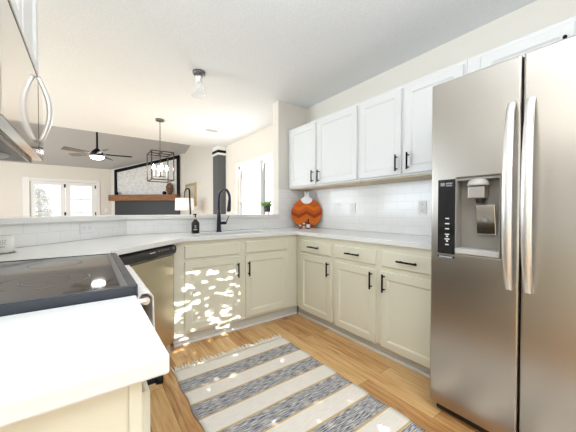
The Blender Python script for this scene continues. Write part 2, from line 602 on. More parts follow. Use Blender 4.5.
struct('ceiling_vault', bm, M['vault'], origin=(0, YE, ZC))
struct('wall_header', bx(-3.6, XR + .12, YE - .12, YE, ZC + .12, vz(YE) + .1), M['greige'])

# right wall, with the dining window opening y 3.69..5.0
bm = B()
box(bm, XR, XR + .12, -1.7, 3.69, 0, ZC)
box(bm, XR, XR + .12, 3.69, 5.02, 0, 0.92)
box(bm, XR, XR + .12, 3.69, 5.02, 2.01, ZC)
box(bm, XR, XR + .12, 5.02, YE, 0, ZC)
box(bm, XR, XR + .12, YE, YD + .1, 0, 3.7)
struct('wall_right', bm, M['wall'], origin=(XR, 0, 0))
struct('wall_left', bx(XL - .12, XL, 0.1, 2.06, 0, ZC), M['wall'])
# wall behind the camera; window opening assumed, sized to confine the sun patches
bm = B()
RW0, RW1, RWA, RWB = 0.88, 1.52, 0.95, 2.36
box(bm, -3.6, RW0, -1.82, -1.7, 0, ZC)
box(bm, RW1, XR + .12, -1.82, -1.7, 0, ZC)
box(bm, RW0, RW1, -1.82, -1.7, RWB, ZC)
box(bm, RW0, RW1, -1.82, -1.7, 0, RWA)
struct('wall_rear', bm, M['wall'])
# wall stub by the wall cabinets, half wall with angled return
X0 = 1.945
struct('wall_sink', bx(X0, XR, YW, YW + .13, 0, ZC), M['wall'])
K = 0.7071
bend = (0.274, YW)
end = (XL, YW - (bend[0] - XL))
t = 0.12
hw = [(X0, YW), (X0, YW + t), (bend[0] - t * 0.414, YW + t), (end[0] - t * .2, end[1] + t * 1.2), (end[0], end[1]), bend]
struct('wall_half', prism(B(), hw, 0, 1.05), M['wall'])
lo_, hi_ = 0.035, t + 0.06
led = [(X0, YW - lo_), (X0, YW + hi_), (bend[0] - hi_ * 0.414, YW + hi_), (end[0] - hi_ * .72, end[1] + hi_ * .72),
       (end[0] + lo_ * .72, end[1] - lo_ * .72), (bend[0] + lo_ * .414, YW - lo_)]
struct('trim_1', prism(B(), led, 1.05, 1.09), M['trim'], bevel=0.006)

def backsplash(side, p0, p1, z0, z1, th=0.008):
    d = Vector((p1[0] - p0[0], p1[1] - p0[1], 0))
    L = d.length
    o = obj('wall_backsplash_' + side, bx(0, L, -th, 0, 0, z1 - z0), M['tile'], world=False)
    o.location = (p0[0], p0[1], z0)
    o.rotation_euler = (0, 0, math.atan2(d.y, d.x))
    o['kind'] = 'structure'
    return o
backsplash('angled', end, bend, ZT + .001, 1.049)
backsplash('sink', bend, (X0, YW), ZT + .001, 1.049)
backsplash('corner', (X0, YW), (XR, YW), ZT + .001, 1.402)
backsplash('right', (XR, YW), (XR, 0.8), ZT + .001, 1.402)

# living room: far wall with french door opening, corner fireplace wall, side walls
DX0, DX1, DZ = -1.335, 0.195, 1.995
bm = B()
box(bm, -3.6, DX0, YD, YD + .1, 0, 2.6)
box(bm, DX1, 0.75, YD, YD + .1, 0, 2.6)
box(bm, DX0, DX1, YD, YD + .1, DZ, 2.6)
struct('wall_back', bm, M['wall'])
fp0 = Vector((0.60, YD, 0))
fp1 = Vector((XR, YD - (XR - 0.60), 0))
bm = B()
prism(bm, [(fp0.x, fp0.y), (fp1.x, fp1.y), (XR, YD), ], 0, 3.0)
struct('wall_fireplace', bm, M['greige'])
bm = B()
box(bm, -3.72, -3.6, 6.9, YD + .1, 0, 0.5); box(bm, -3.72, -3.6, 6.9, YD + .1, 2.3, 3.7)
box(bm, -3.72, -3.6, 5.8, 6.7, 0, 3.7); box(bm, -3.72, -3.6, 8.9, YD + .1, 0.5, 2.3)
struct('wall_living', bm, M['greige'])
# casing round french doors
bm = B()
box(bm, DX0 - .14, DX0, YD - .02, YD, 0, DZ + .09)
box(bm, DX1, DX1 + .10, YD - .02, YD, 0, DZ + .06)
box(bm, DX0, DX1, YD - .02, YD, DZ, DZ + .08)
struct('trim_2', bm, M['trim'], bevel=0.004)
# pilaster at the end of the dining wall, on the right wall
bm = B()
struct('wall_pilaster', bx(2.235, XR, 5.6, 5.895, 0, 2.33), M['pilaster'])
struct('trim_3', bx(2.228, XR, 5.593, 5.897, 2.33, 2.375), M['trim'])
struct('trim_4', bx(2.22, XR, 5.585, 5.898, 2.375, 2.43), M['black'])
struct('trim_5', bx(2.228, XR, 5.593, 5.897, 2.43, 2.519), M['trim'])

# french doors
def french_leaf(n, x0, x1):
    st, top = 0.115, 0.10
    z0, z1 = 0.01, DZ - .005
    bm = B()
    y0, y1 = YD + .02, YD + .062
    box(bm, x0, x0 + st, y0, y1, z0, z1)
    box(bm, x1 - st, x1, y0, y1, z0, z1)
    box(bm, x0 + st, x1 - st, y0, y1, z1 - top, z1)
    box(bm, x0 + st, x1 - st, y0, y1, z0, z0 + 0.25)
    d = struct('door_%d' % n, bm, M['trim'], bevel=0.004)
    obj('pane', bx(x0 + st, x1 - st, YD + .038, YD + .042, z0 + .25, z1 - top), M['pane'], d)
    bm = B()
    z = z0 + .27
    while z < z1 - top - .02:
        bm2 = bx(-(x1 - x0) / 2 + st + .004, (x1 - x0) / 2 - st - .004, -.014, .014, -.0009, .0009)
        bmesh.ops.transform(bm2, matrix=Matrix.Translation(((x0 + x1) / 2, YD + .004, z)) @ Matrix.Rotation(math.radians(-44), 4, 'X'), verts=bm2.verts[:])
        me = bpy.data.meshes.new('t'); bm2.to_mesh(me); bm2.free(); bm.from_mesh(me); bpy.data.meshes.remove(me)
        z += 0.034
    obj('blind', bm, M['blind'], d)
    bm = B()
    box(bm, (x0 + x1) / 2 - .009, (x0 + x1) / 2 + .009, YD + .024, YD + .036, z0 + .25, z1 - top)
    for k in (1, 2, 3):
        zz = z0 + .25 + (z1 - top - z0 - .25) * k / 4
        box(bm, x0 + st, x1 - st, YD + .024, YD + .036, zz - .009, zz + .009)
    obj('muntin', bm, M['trim'], d)
    for hz in (1.88, 1.05):
        hx = x1 - .012
        h = obj('hinge' if n == 1 else 'latch', bx(hx - .02, hx + .02, YD + .006, YD + .024, hz - .05, hz + .05), M['black'], d)
    return d
xm = (DX0 + DX1) / 2 + .02
french_leaf(1, DX0, xm - .003)
french_leaf(2, xm + .003, DX1)

# dining window, three panes on the right wall
bm = B()
wy0, wy1, wz0, wz1 = 3.69, 5.02, 0.92, 2.01
xw0, xw1 = XR + .03, XR + .09
box(bm, xw0, xw1, wy0, wy0 + .05, wz0, wz1)
box(bm, xw0, xw1, wy1 - .05, wy1, wz0, wz1)
box(bm, xw0, xw1, wy0, wy1, wz1 - .05, wz1)
box(bm, xw0, xw1, wy0, wy1, wz0, wz0 + .05)
win = struct('window_1', bm, M['trim'], bevel=0.003)
obj('mullion', bx(XR + .02, xw1, 4.09, 4.16, wz0, wz1), M['ventgrey'], win)
obj('sash_rail', bx(xw0 + .01, xw1 - .01, wy0 + .05, wy1 - .05, 1.27, 1.30), M['trim'], win)
obj('sash_rail', bx(xw0 + .01, xw1 - .01, wy1 - .07, wy1 - .05, wz0, wz1), M['ventgrey'], win)
obj('pane', bx(XR + .058, XR + .062, wy0 + .05, 4.09, wz0 + .05, wz1 - .05), M['pane'], win)
obj('pane', bx(XR + .058, XR + .062, 4.16, wy1 - .05, wz0 + .05, wz1 - .05), M['pane'], win)
bm = B()
box(bm, XR - .015, XR, wy0 - .07, wy0, wz0 - .07, wz1 + .07)
box(bm, XR - .015, XR, wy1, wy1 + .07, wz0 - .07, wz1 + .07)
box(bm, XR - .015, XR, wy0, wy1, wz1, wz1 + .07)
box(bm, XR - .04, XR, wy0 - .08, wy1 + .08, wz0 - .05, wz0)
struct('trim_6', bm, M['trim'], bevel=0.003)

# ------------------------------------------------------------------ cabinets
def lbx(*a):
    return bx(*a)

def shaker(x0, x1, z0, z1, y=0.0, th=0.019, rail=0.056, rec=0.009):
    """panel door, front towards -y, outer face at y-th"""
    bm = B()
    yf = y - th
    chamf = 0.012
    out = [(x0, z0), (x1, z0), (x1, z1), (x0, z1)]
    inn = [(x0 + rail, z0 + rail), (x1 - rail, z0 + rail), (x1 - rail, z1 - rail), (x0 + rail, z1 - rail)]
    pan = [(x0 + rail + chamf, z0 + rail + chamf), (x1 - rail - chamf, z0 + rail + chamf),
           (x1 - rail - chamf, z1 - rail - chamf), (x0 + rail + chamf, z1 - rail - chamf)]
    e = 0.004
    back = [bm.verts.new((a, y, b)) for a, b in out]
    edge = [bm.verts.new((a, yf + e, b)) for a, b in out]
    ins = [(x0 + e, z0 + e), (x1 - e, z0 + e), (x1 - e, z1 - e), (x0 + e, z1 - e)]
    fro = [bm.verts.new((a, yf, b)) for a, b in ins]
    i1 = [bm.verts.new((a, yf, b)) for a, b in inn]
    i2 = [bm.verts.new((a, yf + rec, b)) for a, b in pan]
    bm.faces.new(back)
    for i in range(4):
        j = (i + 1) % 4
        bm.faces.new((back[i], back[j], edge[j], edge[i]))
        bm.faces.new((edge[i], edge[j], fro[j], fro[i]))
        bm.faces.new((fro[i], fro[j], i1[j], i1[i]))
        bm.faces.new((i1[i], i1[j], i2[j], i2[i]))
    bm.faces.new(i2)
    return bm

def slab_front(x0, x1, z0, z1, y=0.0, th=0.019):
    bm = B()
    e = 0.008
    back = [bm.verts.new((a, y, b)) for a, b in ((x0, z0), (x1, z0), (x1, z1), (x0, z1))]
    edge = [bm.verts.new((a, y - th + e, b)) for a, b in ((x0, z0), (x1, z0), (x1, z1), (x0, z1))]
    fr = [bm.verts.new((a, y - th, b)) for a, b in ((x0 + e, z0 + e), (x1 - e, z0 + e), (x1 - e, z1 - e), (x0 + e, z1 - e))]
    bm.faces.new(back); bm.faces.new(fr)
    for i in range(4):
        j = (i + 1) % 4
        bm.faces.new((back[i], back[j], edge[j], edge[i]))
        bm.faces.new((edge[i], edge[j], fr[j], fr[i]))
    return bm

def pull(parent, x, z, L, vertical, yf):
    """black bar pull on two posts, face at y=yf (front towards -y)"""
    bm = B()
    yo = yf - 0.030
    h = L / 2
    if vertical:
        cyl(bm, (x, yo, z - h), (x, yo, z + h), 0.007, seg=10)
        for s in (-1, 1):
            cyl(bm, (x, yf, z + s * h * .72), (x, yo, z + s * h * .72), 0.0055, seg=8)
    else:
        cyl(bm, (x - h, yo, z), (x + h, yo, z), 0.007, seg=10)
        for s in (-1, 1):
            cyl(bm, (x + s * h * .72, yf, z), (x + s * h * .72, yo, z), 0.0055, seg=8)
    o = obj('handle', bm, M['black'], parent, world=False)
    smooth_angle(o)
    return o

def base_cabinet(name, label, loc, rotz, w, depth, doors, drawers, group='sage cream base cabinets', top=ZB - .001, hollow=False, toe=(0, 0)):
    root = thing(name, label, 'cabinet', loc, rotz, group)
    if hollow:
        bm = bx(0, w, 0, 0.02, 0.10, top)
        box(bm, 0, 0.018, 0.02, depth, 0.10, top)
        box(bm, w - .018, w, 0.02, depth, 0.10, top)
        box(bm, 0.018, w - .018, 0.02, depth, 0.10, 0.118)
        box(bm, 0.018, w - .018, depth - .012, depth, 0.118, top)
    else:
        bm = bx(0, w, 0, depth, 0.10, top)
    obj('carcass', bm, M['base'], root, world=False)
    obj('toe_kick', bx(toe[0], w + toe[1], 0.035, 0.06, 0, 0.10), M['toe'], root, world=False)
    obj('shoe_moulding', bx(toe[0], w + toe[1] - (.013 if toe[1] else 0), 0.022, 0.0345, 0.0002, 0.022), M['trim'], root, world=False, bevel=.005)
    for x0, x1, z0, z1, hx in doors:
        d = obj('door', shaker(x0, x1, z0, z1), M['base'], root, world=False)
        if hx is not None:
            pull(d, hx, 0.585, 0.135, True, -0.019)
    for x0, x1, z0, z1, hp in drawers:
        d = obj('drawer' if hp else 'false_drawer', slab_front(x0, x1, z0, z1), M['base'], root, world=False)
        if hp:
            pull(d, (x0 + x1) / 2, (z0 + z1) / 2 + .003, 0.15, False, -0.019)
    return root

sx0 = 0.556
sb = base_cabinet('base_cabinet', 'wide sage cream cabinet under the sink with dappled sun on its doors', (sx0, YF, 0), 0, XF - sx0 - .001, 0.49,
    [(0.636 - sx0, 1.135 - sx0, 0.125, 0.705, 1.11 - sx0), (1.197 - sx0, 1.685 - sx0, 0.125, 0.705, 1.222 - sx0)],
    [(0.636 - sx0, 1.135 - sx0, 0.728, 0.84, False), (1.197 - sx0, 1.685 - sx0, 0.728, 0.84, False)], hollow=True, toe=(0, .0355))
# right run; local x runs towards the camera (-Y)
ya = 2.335
base_cabinet('base_cabinet', 'narrow sage cream cabinet with one door and drawer in the inside corner', (XF, ya, 0), -PI / 2, ya - 1.782, XR - XF - .012,
    [(ya - 2.262, ya - 1.802, 0.095, 0.685, ya - 1.834)], [(ya - 2.262, ya - 1.802, 0.705, 0.828, True)], toe=(-.0165, 0))
yb = 1.781
base_cabinet('base_cabinet', 'sage cream cabinet with paired doors and two drawers beside the refrigerator', (XF, yb, 0), -PI / 2, yb - 0.80, XR - XF - .012,
    [(yb - 1.758, yb - 1.319, 0.09, 0.67, yb - 1.352), (yb - 1.270, yb - 0.83, 0.09, 0.67, yb - 1.238)],
    [(yb - 1.758, yb - 1.319, 0.705, 0.822, True), (yb - 1.270, yb - 0.83, 0.705, 0.822, True)])

# cabinet at the camera's end of the range run (front faces +X)
nc = thing('base_cabinet', 'cream end cabinet under the short worktop in the foreground', 'cabinet', (0.058, 0.455, 0), PI / 2, 'sage cream base cabinets')
ZN = 0.882
obj('carcass', bx(0, 0.335, 0, 0.585, 0.10, ZN - .001), M['base'], nc, world=False)
obj('toe_kick', bx(0, 0.335, 0.05, 0.07, 0, 0.10), M['toe'], nc, world=False)
obj('end_stile', bx(-0.005, 0.0, -0.003, 0.014, 0.10, ZN - .002), M['base'], nc, world=False, bevel=.0015)
obj('door', shaker(0.02, 0.315, 0.12, 0.69), M['base'], nc, world=False)
d = obj('drawer', slab_front(0.02, 0.315, 0.715, 0.845), M['base'], nc, world=False)
bm = B(); cyl(bm, (.205, -.019, .752), (.205, -.058, .752), .006, seg=10); cyl(bm, (.205, -.058, .752), (.205, -.073, .752), .010, .012, seg=16)
obj('knob', bm, M['black'], d, world=False, bevel=.002)

# wall cabinets
def wall_cabinet(label, y_left, w, z0, z1, doors, depth=0.31, rail=True):
    root = thing('wall_cabinet', label, 'cabinet', (XR - depth - .002, y_left, z0), -PI / 2, 'white wall cabinets')
    h = z1 - z0
    obj('carcass', bx(0, w, 0, depth, 0.012, h), M['upper'], root, world=False, bevel=.002)
    obj('underside', bx(0.01, w - .01, 0.02, depth - .002, 0, 0.0115), M['ply'], root, world=False)
    for x0, x1, a, b, hx, hz in doors:
        d = obj('door', shaker(x0, x1, a - z0, b - z0, rail=0.058), M['upper'], root, world=False)
        if hx is not None:
            pull(d, hx, hz - z0, 0.135, True, -0.019)
    return root
yl = 2.874
wall_cabinet('white double wall cabinet in the corner above the round cutting board', yl, yl - 1.7275, 1.405, 2.165,
    [(yl - 2.815, yl - 2.335, 1.432, 2.135, yl - 2.372, 1.525), (yl - 2.305, yl - 1.745, 1.432, 2.135, yl - 2.27, 1.52)])
yl = 1.727
wall_cabinet('white double wall cabinet between the corner one and the refrigerator', yl, yl - 0.806, 1.405, 2.165,
    [(yl - 1.712, yl - 1.283, 1.432, 2.135, yl - 1.316, 1.527), (yl - 1.255, yl - 0.825, 1.432, 2.135, yl - 1.214, 1.53)])
yl = 0.805
ofc = wall_cabinet('low white wall cabinet above the refrigerator', yl, yl + 0.15, 1.84, 2.165,
    [(yl - 0.722, yl - 0.292, 1.862, 2.135, None, None), (yl - 0.27, yl + 0.13, 1.862, 2.135, None, None)])
dl = [c for c in ofc.children if c.name.startswith('door')]
bm = B(); cyl(bm, (yl - .325, -.019, 0.214), (yl - .325, -.034, .214), .004, seg=8); cyl(bm, (yl - .325, -.034, .214), (yl - .325, -.046, .214), .009, seg=12)
obj('knob', bm, M['black'], dl[0], world=False)

# ------------------------------------------------------------------ worktops
def slab_with_hole(outer, hole, z0, z1):
    bm = B()
    def ring(poly, z):
        return [bm.verts.new((x, y, z)) for x, y in poly]
    res = []
    for z in (z0, z1):
        a, b = ring(outer, z), ring(hole, z)
        ed = [bm.edges.new((l[i], l[(i + 1) % len(l)])) for l in (a, b) for i in range(len(l))]
        bmesh.ops.triangle_fill(bm, use_beauty=True, edges=ed)
        res.append((a, b))
    for k in (0, 1):
        l0, l1 = res[0][k], res[1][k]
        for i in range(len(l0)):
            j = (i + 1) % len(l0)
            bm.faces.new((l0[i], l0[j], l1[j], l1[i]))
    return bm

def rounded(x0, x1, y0, y1, r, n=5):
    p = []
    for cx, cy, a0 in ((x1 - r, y0 + r, -90), (x1 - r, y1 - r, 0), (x0 + r, y1 - r, 90), (x0 + r, y0 + r, 180)):
        for i in range(n + 1):
            a = math.radians(a0 + 90 * i / n)
            p.append((cx + r * math.cos(a), cy + r * math.sin(a)))
    return p

SX0, SX1, SY0, SY1 = 0.80, 1.50, 2.375, 2.645
ctop = [(.095, 1.506), (.095, 1.765), (.102, 1.792), (.12, 1.816), (.585, 2.276), (.61, 2.296), (.645, 2.307), (.70, 2.31), (1.79, 2.31),
        (1.79, 0.785), (XR - .009, 0.785), (XR - .009, YW - .009), (bend[0] + .004, YW - .009), (XL + .01, end[1] - .002), (XL + .004, 1.506)]
ct = obj('worktop', slab_with_hole(ctop, rounded(SX0, SX1, SY0, SY1, .05), ZB, ZT), M['quartz'], bevel=0.004)
tag(ct, 'long white quartz worktop running past the sink to the refrigerator', 'worktop')
nt_ = obj('worktop', bx(XL + .004, .097, .435, .797, ZN, ZT), M['quartz'], bevel=0.004)
tag(nt_, 'short white quartz worktop in the left foreground beside the range', 'worktop')

# sink
sk = thing('kitchen_sink', 'undermount steel sink set into the worktop in front of the faucet', 'sink', ((SX0 + SX1) / 2, (SY0 + SY1) / 2, 0.68))
bm = B()
o1 = rounded(SX0 - .012, SX1 + .012, SY0 - .012, SY1 + .012, .055)
i1 = rounded(SX0 + .0, SX1 - .0, SY0 + .0, SY1 - .0, .05)
n = len(o1)
vo_t = [bm.verts.new((x, y, ZB - .0005)) for x, y in o1]
vi_t = [bm.verts.new((x, y, ZB - .0005)) for x, y in i1]
vi_b = [bm.verts.new((x, y, .70)) for x, y in i1]
vo_b = [bm.verts.new((x, y, .69)) for x, y in o1]
for i in range(n):
    j = (i + 1) % n
    bm.faces.new((vo_t[i], vo_t[j], vi_t[j], vi_t[i]))
    bm.faces.new((vi_t[i], vi_t[j], vi_b[j], vi_b[i]))
    bm.faces.new((vo_b[i], vo_b[j], vo_t[j], vo_t[i]))
bm.faces.new(vi_b); bm.faces.new(vo_b[::-1])
obj('basin', bm, M['sinksteel'], sk)
obj('drain', lathe(B(), [(0.0, .7035), (.03, .7035), (.04, .7015), (.042, .7005)], ((SX0 + SX1) / 2, (SY0 + SY1) / 2 + .05, 0)), M['handle_steel'], sk)

# faucet
fx, fy = 1.09, 2.715
fa = thing('faucet', 'dark gooseneck pull-down kitchen faucet behind the sink', 'faucet', (fx, fy, ZT))
obj('base', lathe(B(), [(.028, ZT + .0003), (.028, ZT + .008), (.024, ZT + .014), (.0225, ZT + .03), (.020, ZT + .20), (.0165, ZT + .215)], (fx, fy, 0)), M['navy'], fa, smooth=True)
pts = [(fx, fy, ZT + .20), (fx, fy, 1.25)]
dirv = Vector((0.25, -0.97, 0)).normalized()
R_ = 0.088
for i in range(1, 15):
    a = PI * i / 14 * 1.08
    pts.append((fx + dirv.x * R_ * (1 - math.cos(a)), fy + dirv.y * R_ * (1 - math.cos(a)), 1.25 + R_ * 1.12 * math.sin(a)))
tip = Vector(pts[-1])
obj('gooseneck', tube(B(), pts, 0.0135, 14), M['navy'], fa, smooth=True)
dn = (Vector(pts[-1]) - Vector(pts[-2])).normalized()
hd = obj('spray_head', tube(B(), [tip - dn * .01, tip + dn * .03, tip + dn * .085, tip + dn * .10], [.0155, .0175, .021, .018], 14), M['navy'], fa, smooth=True)
obj('nozzle', cyl(B(), tip + dn * .10, tip + dn * .106, .016, seg=14), M['lightplastic'], hd)
hl = obj('lever', tube(B(), [(fx + .012, fy - .01, 1.005), (fx + .062, fy - .03, 1.005), (fx + .07, fy - .033, 1.008)], [.0155, .0155, .012], 12), M['navy'], fa, smooth=True)
obj('lever_arm', tube(B(), [(fx + .064, fy - .031, 1.005), (fx + .082, fy - .037, 1.05), (fx + .096, fy - .042, 1.082)], [.008, .007, .006], 10, flat=.7), M['navy'], hl, smooth=True)

# soap bottle
bxp, byp = 0.838, 2.68
so = thing('soap_bottle', 'black pump soap bottle on the worktop left of the faucet', 'soap dispenser', (bxp, byp, ZT))
obj('bottle', lathe(B(), [(.034, ZT + .0003), (.037, ZT + .004), (.037, ZT + .095), (.034, ZT + .108), (.016, ZT + .128), (.014, ZT + .136)], (bxp, byp, 0)), M['bottle'], so, smooth=True)
obj('collar', lathe(B(), [(.0155, ZT + .136), (.0155, ZT + .152)], (bxp, byp, 0)), M['gold'], so, smooth=True)
bm = cyl(B(), (bxp, byp, ZT + .152), (bxp, byp, ZT + .178), .006, seg=10)
cyl(bm, (bxp, byp, ZT + .176), (bxp, byp, ZT + .19), .012, seg=12)
tube(bm, [(bxp, byp, ZT + .185), (bxp - .02, byp - .02, ZT + .186), (bxp - .028, byp - .028, ZT + .18)], .005, 8)
obj('pump', bm, M['black'], so)
bm = B()
for k, (zz, ww) in enumerate(((.072, .012), (.058, .008), (.040, .018), (.034, .014))):
    c = Vector((bxp, byp, 0)) + Vector((-.30, -.954, 0)) * .0372
    sd = Vector((.954, -.30, 0)) * ww
    a = c - sd + Vector((0, 0, ZT + zz)); b2 = c + sd + Vector((0, 0, ZT + zz)); up = Vector((0, 0, .003)); outv = Vector((-.30, -.954, 0)) * .0012
    vs = [bm.verts.new(p) for p in (a, b2, b2 + up, a + up)]
    vs2 = [bm.verts.new(p + outv) for p in (a, b2, b2 + up, a + up)]
    bm.faces.new(vs); bm.faces.new(vs2)
    for i in range(4): bm.faces.new((vs[i], vs[(i + 1) % 4], vs2[(i + 1) % 4], vs2[i]))
obj('lettering', bm, M['white_mark'], so)

# ------------------------------------------------------------------ dishwasher (angled corner)
L0 = Vector((0.105, 1.84, 0)); DWW = 0.608
dw = thing('dishwasher', 'stainless dishwasher with black control panel set at an angle in the corner', 'dishwasher', L0, PI / 4)
obj('tub', bx(0.004, DWW - .004, 0.03, 0.42, 0.10, ZB - .004), M['darksteel'], dw, world=False)
ddoor = obj('door', bx(0.002, DWW - .002, -0.004, 0.028, 0.10, 0.786), M['steel_dw'], dw, world=False, bevel=.003)
obj('toe_plate', bx(0.002, DWW - .002, 0.03, 0.05, 0, 0.098), M['toe'], dw, world=False)
# control panel: bulged front with a scooped grip
bm = B()
prof = [(0.026, 0.789), (-0.006, 0.789), (-0.026, 0.806), (-0.032, 0.838), (-0.026, 0.856), (-0.006, 0.866), (0.026, 0.866)]
a = [bm.verts.new((0.002, y, z)) for y, z in prof]
b2 = [bm.verts.new((DWW - .002, y, z)) for y, z in prof]
bm.faces.new(a); bm.faces.new(b2[::-1])
for i in range(len(prof)):
    j = (i + 1) % len(prof)
    bm.faces.new((a[i], a[j], b2[j], b2[i]))
cp = obj('control_panel', bm, M['charcoal'], dw, world=False, bevel=.003)
smooth_angle(cp, 30)
bm = B()
sphere(bm, (DWW * .52, -0.023, 0.806), 0.06, 1.1, .14, .12)
obj('grip', bm, M['gloss_black'], cp, world=False, smooth=True)
for k in range(4):
    obj('button', bx(DWW * .62 + k * .035, DWW * .62 + k * .035 + .016, -0.034, -0.028, 0.842, 0.848), M['grey_mark'], cp, world=False)
obj('button', cyl(B(), (DWW * .92, -.028, .845), (DWW * .92, -.036, .845), .008, seg=12), M['grey_mark'], cp, world=False)
obj('badge', bx(DWW * .47, DWW * .56, -0.0335, -0.028, 0.841, 0.846), M['white_mark'], cp, world=False)

# ------------------------------------------------------------------ range
RY0, RY1, RZ = 0.803, 1.500, 0.932
rg = thing('range', 'stainless electric range with black glass cooktop in the left run', 'stove', (-0.2, (RY0 + RY1) / 2, 0))
obj('body', bx(XL + .004, 0.045, RY0, RY1, 0.0, 0.905), M['darksteel'], rg)
bm = B()
box(bm, XL + .004, 0.10, RY0, RY0 + .018, 0.908, RZ + .002)
box(bm, XL + .004, 0.10, RY1 - .014, RY1, 0.908, RZ + .002)
box(bm, 0.082, 0.104, RY0 + .018, RY1 - .014, 0.895, RZ + .001)
box(bm, XL + .004, XL + .03, RY0 + .018, RY1 - .014, 0.908, RZ + .002)
obj('cooktop_frame', bm, M['range_trim'], rg, bevel=.003)
obj('front_rail', bx(0.064, 0.0815, RY0 + .019, RY1 - .015, 0.909, RZ + .0015), M['greymetal'], rg, bevel=.002)
gt_ = obj('cooktop', bx(XL + .031, 0.0635, RY0 + .0185, RY1 - .0145, 0.909, RZ), M['glass_top'], rg)
for cx, cy, r in ((-0.10, 1.02, .10), (-0.10, 1.02, .055), (-0.10, 1.32, .075), (-0.36, 1.02, .075), (-0.36, 1.32, .10), (-0.36, 1.32, .06)):
    bm = B(); s = 48
    ri = [[bm.verts.new((cx + rr * math.cos(2 * PI * k / s), cy + rr * math.sin(2 * PI * k / s), RZ + .0004)) for k in range(s)] for rr in (r, r + .0022)]
    for k in range(s):
        bm.faces.new((ri[0][k], ri[0][(k + 1) % s], ri[1][(k + 1) % s], ri[1][k]))
    obj('burner_ring', bm, M['ring'], gt_)
od = obj('oven_door', bx(0.046, 0.085, RY0 + .006, RY1 - .006, 0.17, 0.885), M['steel'], rg, bevel=.006)
obj('oven_window', bx(0.0845, 0.0865, RY0 + .10, RY1 - .10, 0.30, 0.68), M['gloss_black'], od)
bm = B()
tube(bm, [(0.132, RY0 + .078, 0.866), (0.132, RY1 - .04, 0.866)], .011, 14)
for y in (RY0 + .084, RY1 - .07):
    cyl(bm, (0.084, y, 0.866), (0.132, y, 0.866), .009, seg=10)
smooth_angle(obj('oven_handle', bm, M['handle_steel'], od))
obj('drawer', bx(0.046, 0.082, RY0 + .006, RY1 - .006, 0.03, 0.16), M['steel'], rg, bevel=.005)

# towel over the oven handle
bm = B()
ty0, ty1 = 0.897, 1.40
NU, NV = 28, 30
hx, hz, rr = 0.132, 0.866, 0.019
L1, L2 = 0.25, 0.2
def towel_pt(u, v):
    y = ty0 + (ty1 - ty0) * u
    s = -L2 + (L1 + L2 + PI * rr) * v
    if s < 0:
        x, z = hx - rr, hz + s
        g = -s
        side = -1
    elif s < PI * rr:
        a = s / rr
        x, z = hx - rr * math.cos(a), hz + rr * math.sin(a)
        g = 0; side = 1
    else:
        x, z = hx + rr, hz - (s - PI * rr)
        g = s - PI * rr; side = 1
    w = min(1, g / .12)
    x += (0.006 * math.sin(u * 15 + .6) + .004 * math.sin(u * 31)) * w * (1 if side > 0 else .4) 
    y += 0.02 * (u - .5) * w * 1.5 * -1
    return Vector((x, y, z))
grid = [[bm.verts.new(towel_pt(i / NU, j / NV)) for j in range(NV + 1)] for i in range(NU + 1)]
for i in range(NU):
    for j in range(NV):
        f = bm.faces.new((grid[i][j], grid[i + 1][j], grid[i + 1][j + 1], grid[i][j + 1]))
        if j in (22, 24, 25, 27):
            f.material_index = 1
tw = obj('dish_towel', bm, [M['towel'], M['towel_stripe']], smooth=True)
sm = tw.modifiers.new('thick', 'SOLIDIFY'); sm.thickness = 0.005; sm.offset = 1
tag(tw, 'ivory cotton dish towel draped over the oven handle', 'towel')

# ------------------------------------------------------------------ microwave
MX, MZ0, MZ1, MY0, MY1 = -0.147, 1.325, 1.625, 0.832, 1.50
mw = thing('microwave', 'polished stainless over-range microwave at the upper left edge', 'microwave', (-0.34, (MY0 + MY1) / 2, MZ0))
obj('body', bx(XL + .003, MX - .035, MY0, MY1, MZ0 + .004, MZ1), M['ply'], mw)
md = obj('door', bx(MX - .034, MX, MY0, MY1, MZ0 + .006, MZ1 - .006), M['mirror_steel'], mw, bevel=.003)
obj('door_seam', bx(MX - .001, MX + .0008, MY1 - .125, MY1 - .121, MZ0 + .03, MZ1 - .008), M['gloss_black'], md)
pts = []
for i in range(17):
    s = i / 16
    pts.append((MX + .006 + .030 * math.sin(PI * s), 1.315 + .03 * (1 - s), MZ0 + .05 + (MZ1 - MZ0 - .07) * s))
hb = tube(B(), pts, [.008 + .003 * math.sin(PI * i / 16) for i in range(17)], 12, flat=.8)
obj('handle', hb, M['handle_steel'], md, smooth=True)
obj('vent_strip', bx(MX - .034, MX + .001, MY0, MY1, MZ1 - .0055, MZ1 + .006), M['gloss_black'], mw)
bm = B()
box(bm, MX - .046, MX - .036, MY0 + .005, MY1 - .005, MZ0 - .004, MZ0 + .0035)
for k in range(14):
    box(bm, XL + .02, -.44, MY0 + .06 + k * .04, MY0 + .08 + k * .04, MZ0 - .006, MZ0 + .0035)
obj('grille', bm, M['gloss_black'], mw)
ub = obj('underside', bx(-.43, MX - .048, MY0 + .01, MY1 - .01, MZ0 - .003, MZ0 + .0035), M['greymetal'], mw)
for y in (1.0, 1.34):
    obj('lamp_cover', sphere(B(), (-0.27, y, MZ0 - .003), .05, 1, 1.3, .3), M['lightplastic'], ub, smooth=True)
obj('filter', bx(-.42, -.33, MY0 + .08, MY1 - .08, MZ0 - .008, MZ0 - .003), M['greymetal'], ub, bevel=.003)
# cabinet over the microwave
hc = thing('wall_cabinet', 'white wall cabinet directly above the microwave', 'cabinet', (MX - .030, MY0, MZ1 + .008), PI / 2, 'white wall cabinets')
obj('carcass', bx(0, MY1 - MY0, 0.0, MX - XL - .034, 0, 2.165 - MZ1), M['upper'], hc, world=False)
for a_, b_ in ((.012, .337), (.348, .673)):
    obj('door', shaker(a_, b_, .02, .51), M['upper'], hc, world=False)

